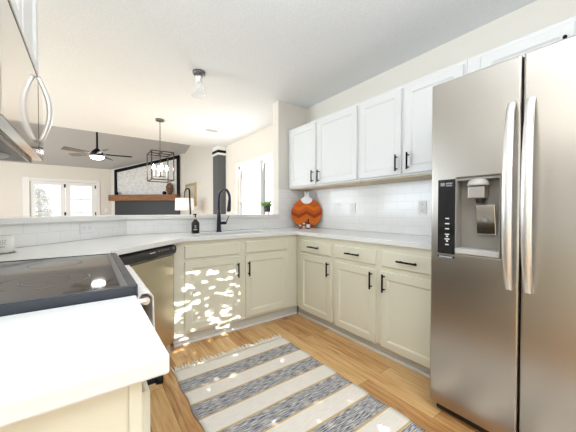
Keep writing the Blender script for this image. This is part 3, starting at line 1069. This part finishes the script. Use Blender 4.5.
# ------------------------------------------------------------------ refrigerator
FXF = 1.56
fr = thing('refrigerator', 'stainless side-by-side refrigerator with ice and water dispenser', 'refrigerator', (1.98, 0.31, 0))
FY0, FY1, FZ0, FZ1 = -0.155, 0.775, 0.055, 1.825
obj('cabinet', bx(FXF + .075, XR - .02, FY0 + .005, FY1 - .004, 0.03, 1.80), M['darksteel'], fr, bevel=.004)
obj('grille', bx(FXF + .045, FXF + .075, FY0 + .02, FY1 - .02, 0.005, 0.05), M['charcoal'], fr)
GY = 0.378
def holed_door(y0, y1, z0, z1, hole, th=.07):
    bm = B()
    x0, x1 = FXF, FXF + th
    ys = [y0, hole[0], hole[1], y1]; zs = [z0, hole[2], hole[3], z1]
    g = [[bm.verts.new((x0, y, z)) for z in zs] for y in ys]
    for i in range(3):
        for j in range(3):
            if (i, j) != (1, 1):
                bm.faces.new((g[i][j], g[i + 1][j], g[i + 1][j + 1], g[i][j + 1]))
    bk = [[bm.verts.new((x1, y, z)) for z in (z0, z1)] for y in (y0, y1)]
    bm.faces.new((bk[0][0], bk[1][0], bk[1][1], bk[0][1]))
    bm.faces.new([g[0][j] for j in range(4)] + [bk[0][1], bk[0][0]])
    bm.faces.new([g[3][j] for j in range(4)] + [bk[1][1], bk[1][0]])
    bm.faces.new([g[i][0] for i in range(4)] + [bk[1][0], bk[0][0]])
    bm.faces.new([g[i][3] for i in range(4)] + [bk[1][1], bk[0][1]])
    # recess walls
    h = [g[1][1], g[2][1], g[2][2], g[1][2]]
    dd = [bm.verts.new((x0 + .062, v.co.y, v.co.z)) for v in h]
    for i in range(4):
        bm.faces.new((h[i], h[(i + 1) % 4], dd[(i + 1) % 4], dd[i]))
    return bm
DH = (0.452, 0.646, 0.905, 1.297)
fd = obj('freezer_door', holed_door(GY + .004, FY1, FZ0, FZ1, DH), M['steel'], fr, bevel=.008, seg=3)
rd = obj('fridge_door', bx(FXF, FXF + .07, FY0, GY - .004, FZ0, FZ1), M['steel'], fr, bevel=.008, seg=3)
obj('gasket', bx(FXF + .02, FXF + .074, GY - .004, GY + .004, FZ0 + .01, FZ1 - .01), M['black'], fr)
def fridge_handle(par, y, z0, z1):
    bm = B()
    n = 24
    for i in range(n + 1):
        pass
    pts, rad = [], []
    secs = []
    for i in range(n + 1):
        s = i / n
        bow = math.sin(PI * min(1, max(0, s))) ** 0.6
        x = FXF - .012 - .05 * bow
        z = z0 + (z1 - z0) * s
        wy = .0185 - .004 * abs(2 * s - 1) ** 2
        dx = .011
        secs.append([bm.verts.new((x + a * dx, y + b * wy, z)) for a, b in ((-1, -.6), (-1, .6), (-.5, 1), (.6, 1), (1, .6), (1, -.6), (.6, -1), (-.5, -1))])
    for i in range(n):
        for k in range(8):
            bm.faces.new((secs[i][k], secs[i][(k + 1) % 8], secs[i + 1][(k + 1) % 8], secs[i + 1][k]))
    bm.faces.new(secs[0]); bm.faces.new(secs[-1])
    for zz in (z0 + .015, z1 - .015):
        cyl(bm, (FXF + .0005, y, zz), (FXF - .02, y, zz), .009, seg=10)
    o = obj('handle', bm, M['handle_steel'], par)
    smooth_angle(o, 50)
fridge_handle(fd, 0.412, 0.77, 1.615)
fridge_handle(rd, 0.345, 0.77, 1.615)
# dispenser: black touch panel, grey recess lining, chute, paddle, tray
pn = obj('control_panel', bx(FXF - .0035, FXF + .001, 0.648, 0.735, 0.898, 1.297), M['gloss_black'], fd, bevel=.001)
bm = B()
box(bm, FXF - .005, FXF - .003, 0.700, 0.722, 1.262, 1.280)
box(bm, FXF - .005, FXF - .003, 0.662, 0.694, 1.270, 1.279)
box(bm, FXF - .005, FXF - .003, 0.662, 0.694, 1.260, 1.266)
obj('lettering', bm, M['grey_mark'], pn)
for k, (zz, w_) in enumerate(((1.085, .018), (1.057, .022), (1.030, .02), (1.0, .022), (0.975, .024), (0.945, .018))):
    b_ = bx(FXF - .005, FXF - .003, 0.690 - w_ / 2 - .004, 0.690 + w_ / 2 - .004, zz, zz + .006)
    if k in (3, 4):
        box(b_, FXF - .005, FXF - .003, 0.681, 0.691, zz - .012, zz - .004)
    obj('button', b_, M['white_mark'], pn)
obj('nameplate', bx(FXF - .002, FXF + .001, 0.650, 0.735, 0.874, 0.888), M['gloss_black'], fd)
npm = B()
for k in range(9):
    box(npm, FXF - .003, FXF - .0015, 0.659 + k * .0078, 0.659 + k * .0078 + .0048, 0.878, 0.884)
obj('lettering', npm, M['white_mark'], [c for c in fd.children if c.name.startswith('nameplate')][0])
lin = B()
hy0, hy1, hz0, hz1 = DH
box(lin, FXF + .052, FXF + .061, hy0 + .0015, hy1 - .0015, hz0 + .0015, hz1 - .0015)
box(lin, FXF + .002, FXF + .052, hy0 + .0005, hy0 + .006, hz0 + .001, hz1 - .001)
box(lin, FXF + .002, FXF + .052, hy1 - .006, hy1 - .0005, hz0 + .001, hz1 - .001)
box(lin, FXF + .002, FXF + .052, hy0 + .006, hy1 - .006, hz1 - .012, hz1 - .001)
ln = obj('dispenser_recess', lin, M['greyplastic'], fd)
bm = B()
ry = (hy0 + hy1) / 2 - .004
lathe(bm, [(.046, 1.255), (.046, 1.262), (.043, 1.274), (.035, 1.283), (.018, 1.288), (0, 1.2885)], (FXF + .012, ry + .004, 0), seg=20)
obj('ice_chute', bm, M['lightplastic'], ln, smooth=True)
obj('nozzle_block', bx(FXF - .008, FXF + .05, ry - .030, ry + .044, 1.19, 1.252), M['steel'], ln, bevel=.005)
obj('spout', lathe(B(), [(.016, 1.165), (.022, 1.189)], (FXF + .015, ry - .005, 0), seg=14), M['charcoal'], ln)
pd = bx(-.004, .004, -.042, .042, -.075, .075)
bmesh.ops.transform(pd, matrix=Matrix.Translation((FXF + .026, ry - .026, 1.085)) @ Matrix.Rotation(math.radians(-8), 4, 'Y'), verts=pd.verts[:])
pdo = obj('paddle', pd, M['mirror_steel'], ln, bevel=.006, seg=3)
tor = B()
for k in range(16):
    pass
cyl(tor, (FXF + .020, ry - .026, 1.085), (FXF + .0185, ry - .026, 1.085), .012, seg=16)
obj('paddle_mark', tor, M['grey_mark'], pdo)
tr = bx(FXF - .014, FXF + .052, hy0 + .001, hy1 - .001, hz0 + .001, hz0 + .030)
obj('drip_tray', tr, M['lightplastic'], ln, bevel=.006, seg=3)

# ------------------------------------------------------------------ cutting board in the corner, leaning
cb = thing('cutting_board', 'round orange chevron cutting board with white handle leaning in the corner', 'cutting board', (2.225, 2.665, ZT), -PI / 4)
cb.rotation_euler = (math.radians(-9), 0, -PI / 4)
def disc_shape(r, cut, n=56):
    return [(r * math.cos(2 * PI * k / n), r * math.sin(2 * PI * k / n)) for k in range(n)]
r = 0.193; cz = r + .0015
bm = B()
th = 0.016
pl = disc_shape(r, 0)
def ext(bm, poly, y0, y1, cx=0, cz=0):
    a = [bm.verts.new((cx + x, y0, cz + z)) for x, z in poly]
    b = [bm.verts.new((cx + x, y1, cz + z)) for x, z in poly]
    bm.faces.new(a); bm.faces.new(b[::-1])
    for i in range(len(poly)):
        j = (i + 1) % len(poly)
        bm.faces.new((a[i], a[j], b[j], b[i]))
    return bm
obj('board', ext(bm, pl, -th / 2, th / 2, 0, cz), M['chevron'], cb, world=False, bevel=.003)
# white handle: half-round inlay plus neck with hole-notch
hp = []
for k in range(17):
    a = PI + PI * k / 16
    hp.append((.072 * math.cos(a), .072 * math.sin(a) * .78))
hp += [(.060, .018), (.030, .032), (.026, .060), (.030, .098), (.012, .098), (.009, .072), (-.009, .072), (-.012, .098), (-.030, .098), (-.026, .060), (-.030, .032), (-.060, .018)]
obj('handle', ext(B(), hp, -th / 2 - .0015, th / 2 + .0015, 0, cz + r * .90), M['marble'], cb, world=False)

# small bottles in front of the board
vb = thing('small_bottle', 'small dark glass bottle with white label in front of the cutting board', 'bottle', (2.165, 2.555, ZT))
vx, vy = 2.165, 2.555
obj('bottle', lathe(B(), [(.019, ZT + .0003), (.021, ZT + .003), (.021, ZT + .065), (.016, ZT + .078), (.008, ZT + .088), (.008, ZT + .098)], (vx, vy, 0), 18), M['amber'], vb, smooth=True)
obj('cap', lathe(B(), [(.010, ZT + .098), (.010, ZT + .116), (.006, ZT + .119)], (vx, vy, 0), 14), M['black'], vb, smooth=True)
obj('label', lathe(B(), [(.0216, ZT + .014), (.0216, ZT + .056)], (vx, vy, 0), 18, cap=False), M['paper'], vb, smooth=True)
def shaker_pot(x, y, h, label, tilt):
    s = thing('salt_shaker', label, 'shaker', (x, y, ZT))
    obj('jar', lathe(B(), [(.017, ZT + .0003), (.019, ZT + .003), (.017, ZT + h * .6), (.014, ZT + h * .72)], (x, y, 0), 16), M['clear'], s, smooth=True)
    obj('filling', lathe(B(), [(.015, ZT + .004), (.014, ZT + h * .45)], (x, y, 0), 16), M[tilt], s, smooth=True)
    obj('lid', lathe(B(), [(.0155, ZT + h * .72), (.0155, ZT + h * .9), (.008, ZT + h)], (x, y, 0), 16), M['handle_steel'], s, smooth=True)
shaker_pot(2.122, 2.585, .075, 'taller glass shaker with steel lid next to the small dark bottle', 'paper')
shaker_pot(2.072, 2.598, .052, 'shorter glass shaker with steel lid furthest left in front of the cutting board', 'grey_mark')

# ------------------------------------------------------------------ outlets
def outlet(p, rotz, label, kind, w=.075, h=.118, horizontal=False, name='outlet'):
    if horizontal: w, h = h, w
    o = thing(name, label, 'outlet' if kind != 'switch' else 'switch plate', p, rotz, 'white wall plates')
    obj('plate', bx(-w / 2, w / 2, -.006, 0, 0, h), M['trim'], o, world=False, bevel=.002)
    if kind == 'duplex':
        for s in (-1, 1):
            cx, cz = (s * .027, h / 2) if horizontal else (0, h / 2 + s * .027)
            so_ = obj('socket', bx(cx - .015, cx + .015, -.0075, -.0055, cz - .015, cz + .015), M['trim'], o, world=False, bevel=.002)
            bm = B()
            for q in (-1, 1):
                if horizontal: box(bm, cx - .005, cx + .005, -.0082, -.007, cz + q * .006 - .0012, cz + q * .006 + .0012)
                else: box(bm, cx + q * .006 - .0012, cx + q * .006 + .0012, -.0082, -.007, cz - .005, cz + .005)
            obj('slot', bm, M['grey_mark'], so_, world=False)
    elif kind == 'switch':
        obj('rocker', bx(-.016, .016, -.010, -.0055, h / 2 - .033, h / 2 + .033), M['trim'], o, world=False, bevel=.002)
    return o
outlet((XR - .0085, 1.267, 1.10), -PI / 2, 'white outlet on the tiled wall nearest the refrigerator', 'duplex')
outlet((XR - .0085, 2.06, 1.10), -PI / 2, 'white switch plate on the tiled wall near the cutting board', 'switch', name='light_switch')
dd_ = (Vector((bend[0], bend[1], 0)) - Vector((end[0], end[1], 0))).normalized()
oc = Vector((end[0], end[1], 0)) + dd_ * 0.735
nrm = Vector((dd_.y, -dd_.x, 0))
outlet((oc.x + nrm.x * .0085, oc.y + nrm.y * .0085, .962), PI / 4, 'white outlet lying sideways on the low angled tile wall', 'duplex', horizontal=True)
outlet((0.455, YD - .001, 1.10), 0, 'small white switch plate on the far wall right of the french doors', 'switch', name='light_switch')

# candle jar at left
cx_, cy_ = -0.365, 1.99
cj = thing('candle_jar', 'white lettered candle jar on the worktop at the left edge', 'candle', (cx_, cy_, ZT))
jr = obj('jar', lathe(B(), [(.046, ZT + .0025), (.049, ZT + .006), (.049, ZT + .088), (.046, ZT + .09), (.045, ZT + .075), (0.0, ZT + .075)], (cx_, cy_, 0), 28), M['candle'], cj, smooth=True)
obj('coaster', lathe(B(), [(.05, ZT + .0003), (.056, ZT + .0012), (.056, ZT + .0022), (.0, ZT + .0024)], (cx_, cy_, 0), 28), M['darksteel'], cj)
bm = B()
vd = Vector((0.27, -0.96, 0)).normalized(); sd = Vector((.96, .27, 0))
for zz, ww in ((.066, .014), (.057, .011), (.048, .013), (.034, .009)):
    for k in range(4):
        ang = math.atan2(vd.y, vd.x) + (-.28 + k * .16) * ww / .011
        c = Vector((cx_, cy_, ZT + zz)) + Vector((math.cos(ang), math.sin(ang), 0)) * .0492
        tg = Vector((-math.sin(ang), math.cos(ang), 0)) * .0024
        up = Vector((0, 0, .004)); ov = Vector((math.cos(ang), math.sin(ang), 0)) * .0008
        v1 = [bm.verts.new(p) for p in (c - tg, c + tg, c + tg + up, c - tg + up)]
        v2 = [bm.verts.new(p + ov) for p in (c - tg, c + tg, c + tg + up, c - tg + up)]
        bm.faces.new(v1); bm.faces.new(v2)
        for i in range(4): bm.faces.new((v1[i], v1[(i + 1) % 4], v2[(i + 1) % 4], v2[i]))
obj('lettering', bm, M['grey_mark'], jr)

# potted succulent on the ledge
px, py, pz = 1.778, 2.88, 1.0902
pp_ = thing('potted_succulent', 'small green succulent in a charcoal pot on the white ledge', 'plant', (px, py, pz))
obj('pot', lathe(B(), [(.0, pz + .032), (.036, pz + .032), (.040, pz + .036), (.044, pz + .098), (.040, pz + .098), (.038, pz + .09), (0, pz + .09)], (px, py, 0), 24), M['pot'], pp_, smooth=True)
bm = B()
lathe(bm, [(0, pz + .024), (.042, pz + .024), (.042, pz + .0315), (0, pz + .0315)], (px, py, 0), 24)
st_ = obj('stand', bm, M['terracotta'], pp_)
for k in range(3):
    a = 2 * PI * k / 3 + .5
    obj('leg', cyl(B(), (px + .034 * math.cos(a), py + .034 * math.sin(a), pz + .0002), (px + .028 * math.cos(a), py + .028 * math.sin(a), pz + .024), .006, .007, 8), M['terracotta'], st_)
bm = B()
for k in range(46):
    a = random.uniform(0, 2 * PI); e = random.uniform(.25, 1.35); L = random.uniform(.045, .085)
    d = Vector((math.cos(a) * math.cos(e), math.sin(a) * math.cos(e), math.sin(e)))
    b0 = Vector((px, py, pz + .09)) + Vector((math.cos(a), math.sin(a), 0)) * random.uniform(0, .022)
    tube(bm, [b0, b0 + d * L * .35, b0 + d * L * .75 + Vector((0, 0, .004)), b0 + d * L + Vector((0, 0, .01))], [.005, .0105, .009, .0015], 6, flat=.45)
obj('foliage', bm, M['leaf'], pp_, smooth=True)

# ------------------------------------------------------------------ rug
RX0, RX1, RYF = 0.463, 1.385, 1.995
rugt = thing('rug', 'cream and grey striped woven runner rug with fringe on the oak floor', 'rug', (RX0, RYF, 0))
bm = B()
NX, NY = 30, 60
RL = 2.3
def rz(x, y):
    return 0.006 + 0.0012 * math.sin(x * 9 + y * 4) + .0008 * math.sin(y * 23)
g = [[bm.verts.new((RX0 + (RX1 - RX0) * i / NX + (.006 * math.sin(j * .9) if i in (0, NX) else 0), RYF - RL * j / NY, rz(i / NX, RL * j / NY))) for j in range(NY + 1)] for i in range(NX + 1)]
for i in range(NX):
    for j in range(NY):
        bm.faces.new((g[i][j], g[i + 1][j], g[i + 1][j + 1], g[i][j + 1]))
wv = obj('weave', bm, M['rug'], rugt, smooth=True)
sd_ = wv.modifiers.new('thick', 'SOLIDIFY'); sd_.thickness = .004; sd_.offset = -1
bm = B()
nfr = 80
for k in range(nfr):
    x = RX0 + (RX1 - RX0) * (k + .5) / nfr
    L = random.uniform(.045, .085); dx = random.uniform(-.025, .025)
    tube(bm, [(x, RYF - .004, .006), (x + dx * .2, RYF + .018, .007), (x + dx * .6, RYF + L * .6, .004), (x + dx, RYF + L, .0035)], [.004, .006, .0045, .003], 6)
for k in range(16):
    pass
f_ = obj('fringe', bm, M['fringe'], rugt, smooth=True)
f_['kind'] = 'stuff'

# ------------------------------------------------------------------ ceiling fixtures
lx, ly = 0.908, 2.762
lt = thing('ceiling_light', 'semi-flush ceiling light with black canopy and clear glass bell shade', 'ceiling light', (lx, ly, ZC))
obj('canopy', lathe(B(), [(.062, ZC - .0003), (.062, ZC - .02), (.05, ZC - .034), (.018, ZC - .042)], (lx, ly, 0), 28), M['greymetal'], lt, smooth=True)
obj('socket', lathe(B(), [(.040, ZC - .042), (.037, ZC - .06), (.028, ZC - .085), (.028, ZC - .105), (.018, ZC - .108)], (lx, ly, 0), 24), M['handle_steel'], lt, smooth=True)
sh = lathe(B(), [(.03, ZC - .088), (.034, ZC - .10), (.05, ZC - .15), (.070, ZC - .20), (.078, ZC - .235), (.0765, ZC - .235), (.0685, ZC - .20), (.0485, ZC - .15), (.0325, ZC - .10)], (lx, ly, 0), 36, cap=False)
obj('lamp_shade', sh, M['thin_glass'], lt, smooth=True)
bu = sphere(B(), (lx, ly, ZC - .15), .024, 1, 1, 1.25)
obj('bulb', bu, M['frosted'], lt, smooth=True)

pxx, pyy = 0.89, 4.53
pe = thing('pendant_lantern', 'dark metal box lantern with candle bulbs hanging over the dining area', 'pendant light', (pxx, pyy, ZC))
obj('canopy', lathe(B(), [(.062, ZC - .0003), (.062, ZC - .022), (.055, ZC - .028), (.01, ZC - .03)], (pxx, pyy, 0), 24), M['greymetal'], pe, smooth=True)
bm = B()
zt_, zb_ = 2.01, 1.585
nl = 18
for k in range(nl):
    z0 = ZC - .03 - (ZC - .03 - zt_ - .02) * k / nl
    z1 = ZC - .03 - (ZC - .03 - zt_ - .02) * (k + 1.25) / nl
    if k % 2: tube(bm, [(pxx - .007, pyy, z0), (pxx - .007, pyy, z1)], .003, 6); tube(bm, [(pxx + .007, pyy, z0), (pxx + .007, pyy, z1)], .003, 6)
    else: tube(bm, [(pxx, pyy - .007, z0), (pxx, pyy - .007, z1)], .003, 6); tube(bm, [(pxx, pyy + .007, z0), (pxx, pyy + .007, z1)], .003, 6)
obj('chain', bm, M['greymetal'], pe)
bm = B()
ax, ay, q = .15, .185, .0065
for s1 in (-1, 1):
    for s2 in (-1, 1):
        box(bm, pxx + s1 * ax - q, pxx + s1 * ax + q, pyy + s2 * ay - q, pyy + s2 * ay + q, zb_, zt_)
for z in (zb_ + q, zt_ - q):
    for s in (-1, 1):
        box(bm, pxx - ax, pxx + ax, pyy + s * ay - q, pyy + s * ay + q, z - q, z + q)
        box(bm, pxx + s * ax - q, pxx + s * ax + q, pyy - ay, pyy + ay, z - q, z + q)
box(bm, pxx - q, pxx + q, pyy - ay, pyy + ay, zt_ - 2 * q, zt_)
box(bm, pxx - ax, pxx + ax, pyy - q, pyy + q, zt_ - 2 * q, zt_)
cyl(bm, (pxx, pyy, zt_), (pxx, pyy, zt_ + .03), .012, seg=10)
obj('frame', bm, M['bronze'], pe)
bm = B()
cyl(bm, (pxx, pyy, zb_ + .06), (pxx, pyy, zt_ - .01), .007, seg=10)
for s in (-1, 1):
    cyl(bm, (pxx, pyy, zb_ + .07), (pxx + .09 * s, pyy, zb_ + .07), .005, seg=8)
    cyl(bm, (pxx, pyy, zb_ + .07), (pxx, pyy + .11 * s, zb_ + .07), .005, seg=8)
cl_ = obj('candelabra', bm, M['bronze'], pe)
for dx, dy in ((.09, 0), (-.09, 0), (0, .11), (0, -.11)):
    obj('candle_sleeve', cyl(B(), (pxx + dx, pyy + dy, zb_ + .07), (pxx + dx, pyy + dy, zb_ + .16), .010, seg=10), M['candle'], cl_)
    obj('bulb', lathe(B(), [(.006, zb_ + .16), (.021, zb_ + .185), (.018, zb_ + .21), (.004, zb_ + .245), (0, zb_ + .25)], (pxx + dx, pyy + dy, 0), 12), M['bulb'], cl_, smooth=True)

cv = thing('ceiling_vent', 'small grey air vent in the ceiling over the dining area', 'vent', (1.73, 4.6, ZC))
obj('frame', bx(1.62, 1.84, 4.53, 4.67, ZC - .008, ZC - .0003), M['trim'], cv)
bm = B()
for k in range(5):
    box(bm, 1.635, 1.825, 4.545 + k * .024, 4.545 + k * .024 + .014, ZC - .0115, ZC - .0075)
obj('louvre', bm, M['ventgrey'], cv)

# ceiling fan in the living room
fnx, fny, fnz = 0.155, 6.87, 2.30
fzc = vz(fny)
fn = thing('ceiling_fan', 'black ceiling fan with lit dome hanging from the vaulted ceiling', 'ceiling fan', (fnx, fny, fzc))
obj('canopy', lathe(B(), [(.07, fzc - .001), (.06, fzc - .05), (.02, fzc - .07)], (fnx, fny, 0), 20), M['black'], fn, smooth=True)
obj('downrod', cyl(B(), (fnx, fny, fnz + .06), (fnx, fny, fzc - .06), .018, seg=12), M['black'], fn)
obj('motor', lathe(B(), [(.02, fnz + .12), (.05, fnz + .09), (.095, fnz + .05), (.105, fnz), (.09, fnz - .04), (.08, fnz - .05)], (fnx, fny, 0), 24), M['black'], fn, smooth=True)
obj('light_dome', lathe(B(), [(.12, fnz - .05), (.12, fnz - .065), (.10, fnz - .095), (.05, fnz - .11), (0, fnz - .112)], (fnx, fny, 0), 24), M['fanlight'], fn, smooth=True)
for k in range(5):
    a = math.radians(65 + 72 * k)
    mtx = Matrix.Translation((fnx, fny, fnz + .0)) @ Matrix.Rotation(a, 4, 'Z') @ Matrix.Rotation(math.radians(17), 4, 'X')
    bm = B()
    poly = [(.16, -.045), (.585, -.065), (.62, -.05), (.62, .05), (.585, .065), (.16, .045)]
    prism(bm, poly, -.006, .006)
    bmesh.ops.transform(bm, matrix=mtx, verts=bm.verts[:])
    bl = obj('blade', bm, M['black'] if k in (0, 4) else M['fan_grey'], fn)
    bm = bx(.08, .22, -.02, .02, .004, .012)
    bmesh.ops.transform(bm, matrix=mtx, verts=bm.verts[:])
    obj('blade_iron', bm, M['black'], bl)

# ------------------------------------------------------------------ fireplace across the corner; local x along the wall, -y into the room
fd0 = Vector((1, -1, 0)).normalized()
fp = thing('fireplace', 'corner fireplace with pale stone above a wooden mantel and charcoal shiplap below', 'fireplace', fp0 + fd0 * .17, -PI / 4)
FWd = 2.22
bm = B()
nb = 10
for k in range(nb):
    z0 = 1.47 / nb * k
    box(bm, 0.0, FWd, -.06 + .0, -.0005, z0 + (.004 if k else 0), z0 + 1.47 / nb)
    if k: box(bm, 0.0, FWd, -.052, -.001, z0, z0 + .004)
obj('shiplap_panel', bm, M['shiplap'], fp, world=False)
zl, zr = 2.46, 2.86
def sl_poly(x0, x1, z0, o=0.0):
    f_ = lambda x: zl + (zr - zl) * x / FWd - o
    return [(x0, z0), (x1, z0), (x1, f_(x1)), (x0, f_(x0))]
bm = B()
ext(bm, sl_poly(.07, FWd - .07, 1.62, .07), -.03, -.0005)
obj('stone_panel', bm, M['stone'], fp, world=False)
bm = B()
ext(bm, [(0, 1.47), (.07, 1.47), (.07, zl - .03), (0, zl - .04)], -.07, -.0005)
ext(bm, [(FWd - .07, 1.47), (FWd, 1.47), (FWd, zr - .04), (FWd - .07, zr - .05)], -.07, -.0005)
ext(bm, [(0, zl - .11), (FWd, zr - .11), (FWd, zr - .02), (0, zl - .02)], -.07, -.0005)
obj('frame', bm, M['black'], fp, world=False)
obj('mantel', bx(-.06, FWd + .02, -.25, -.0711, 1.45, 1.635), M['mantel'], fp, world=False, bevel=.008)
fm = wm(fp)
def on_mantel(x, y=-.17):
    return fm @ Vector((x, y, 1.6355))
for x, lab in ((.16, 'small black pot on the left end of the wooden mantel'), (1.80, 'small black pot on the mantel beside the brown ornament')):
    p = on_mantel(x)
    bm = lathe(B(), [(.035, 0), (.055, .02), (.06, .06), (.045, .095), (.03, .10), (.028, .09), (0, .085)], p, 18)
    o = obj('mantel_pot', bm, M['black'], smooth=True)
    tag(o, lab, 'pot', 'small pots on the mantel')
p = on_mantel(1.98)
orn = thing('ornament', 'carved brown ring ornament on the right end of the mantel', 'ornament', p)
obj('base', bx(-.06, .06, -.03, .03, 0, .02), M['brownwood'], orn, world=False)
bm = B()
for k in range(9):
    a = 2 * PI * k / 9
    sphere(bm, (.085 * math.cos(a) * .8, .0, .18 + .125 * math.sin(a)), .052, 1, .6, 1, 10, 8)
sphere(bm, (0, 0, .18), .05, 1, .5, 1, 10, 8)
obj('carving', bm, M['brownwood'], orn, world=False, smooth=True)

# framed picture on the living room's right wall
pc = thing('framed_picture', 'landscape canvas in a pale gold frame on the living room side wall', 'picture', (XR, 8.03, 1.27))
bm = B()
for (a0, a1, b0, b1) in ((7.58, 7.66, 1.27, 1.92), (8.42, 8.48, 1.27, 1.92), (7.66, 8.42, 1.27, 1.33), (7.66, 8.42, 1.86, 1.92)):
    box(bm, XR - .05, XR - .001, a0, a1, b0, b1)
obj('frame', bm, M['framegold'], pc)
obj('canvas', bx(XR - .03, XR - .002, 7.66, 8.42, 1.33, 1.86), M['art'], pc)

# floor lamp in the living room
flx, fly = 1.99, 7.05
fl = thing('floor_lamp', 'black floor lamp with white drum shade in front of the fireplace corner', 'lamp', (flx, fly, 0))
obj('base', lathe(B(), [(.16, 0.0005), (.16, .02), (.02, .03)], (flx + .04, fly - .26, 0), 24), M['black'], fl, smooth=True)
obj('pole', tube(B(), [(flx + .04, fly - .26, .02), (flx + .02, fly - .26, .9), (flx - .01, fly - .26, 1.655), (flx - .03, fly - .25, 1.675), (flx - .07, fly - .2, 1.67), (flx - .085, fly - .12, 1.6), (flx - .06, fly, 1.46)], [.016, .018, .02, .018, .014, .012, .01], 10), M['black'], fl, smooth=True)
bm = B()
cyl(bm, (flx - .05, fly, 1.15), (flx - .05, fly, 1.45), .225, .215, 32, caps=False)
s_ = obj('lamp_shade', bm, M['shade'], fl, smooth=True)
s_.modifiers.new('thick', 'SOLIDIFY').thickness = .004
obj('shade_ring', cyl(B(), (flx - .05, fly, 1.44), (flx - .05, fly, 1.444), .213, seg=24), M['shade'], fl)

# ------------------------------------------------------------------ outside: silvery tree behind the french doors, assumed shrub added behind the camera to dapple the sun
tt = thing('tree', 'silvery green tree outside the left french door', 'tree', (-1.35, 12.4, -.3))
obj('trunk', tube(B(), [(-1.35, 12.4, -.3), (-1.33, 12.42, 1.0), (-1.35, 12.4, 2.0)], [.07, .05, .02], 10), M['bark'], tt)
bm = B()
for k in range(900):
    h = random.uniform(.1, 2.1); rr_ = (.75 - h * .33) * math.sqrt(random.random()); a = random.uniform(0, 2 * PI)
    c = Vector((-1.35 + rr_ * math.cos(a), 12.4 + rr_ * math.sin(a), h))
    d1 = Vector((random.uniform(-1, 1), random.uniform(-1, 1), random.uniform(-1, 1))).normalized() * .06
    d2 = d1.cross(Vector((random.uniform(-1, 1), random.uniform(-1, 1), random.uniform(-1, 1)))).normalized() * .03
    bm.faces.new([bm.verts.new(p) for p in (c - d1, c + d2, c + d1, c - d2)])
obj('foliage', bm, M['frost'], tt)

sh_ = thing('assumed_shrub', 'assumed leafy shrub, added unseen behind the viewer to dapple the sun', 'shrub', (1.2, -2.3, -.3))  # added leaf screen, out of view, that breaks the sun into patches
obj('stem', tube(B(), [(1.2, -2.3, -.3), (1.22, -2.28, 1.0), (1.2, -2.3, 2.4)], [.05, .04, .02], 8), M['bark'], sh_)
bm = B()
# leaves laid level, packed denser low, so their gaps shape the sun patches
rnd = random.Random(11)
for k in range(4900):
    c = Vector((rnd.uniform(0.6, 1.9), -2.3 + rnd.uniform(-.2, .2), rnd.uniform(.8, 3.0)))
    if k % 5 in (0, 2): c.z = rnd.uniform(.8, 1.95)
    d1 = Vector((rnd.uniform(.7, 1), rnd.uniform(-.3, .3), rnd.uniform(-.10, .10))).normalized() * rnd.uniform(.035, .07)
    d2 = Vector((0, rnd.uniform(-.4, .4), 1)).normalized() * rnd.uniform(.010, .019)
    bm.faces.new([bm.verts.new(p) for p in (c - d1, c - d1 * .3 + d2, c + d1 * .5 + d2 * .8, c + d1, c + d1 * .4 - d2, c - d1 * .4 - d2 * .8)])
obj('foliage', bm, M['foliage'], sh_)
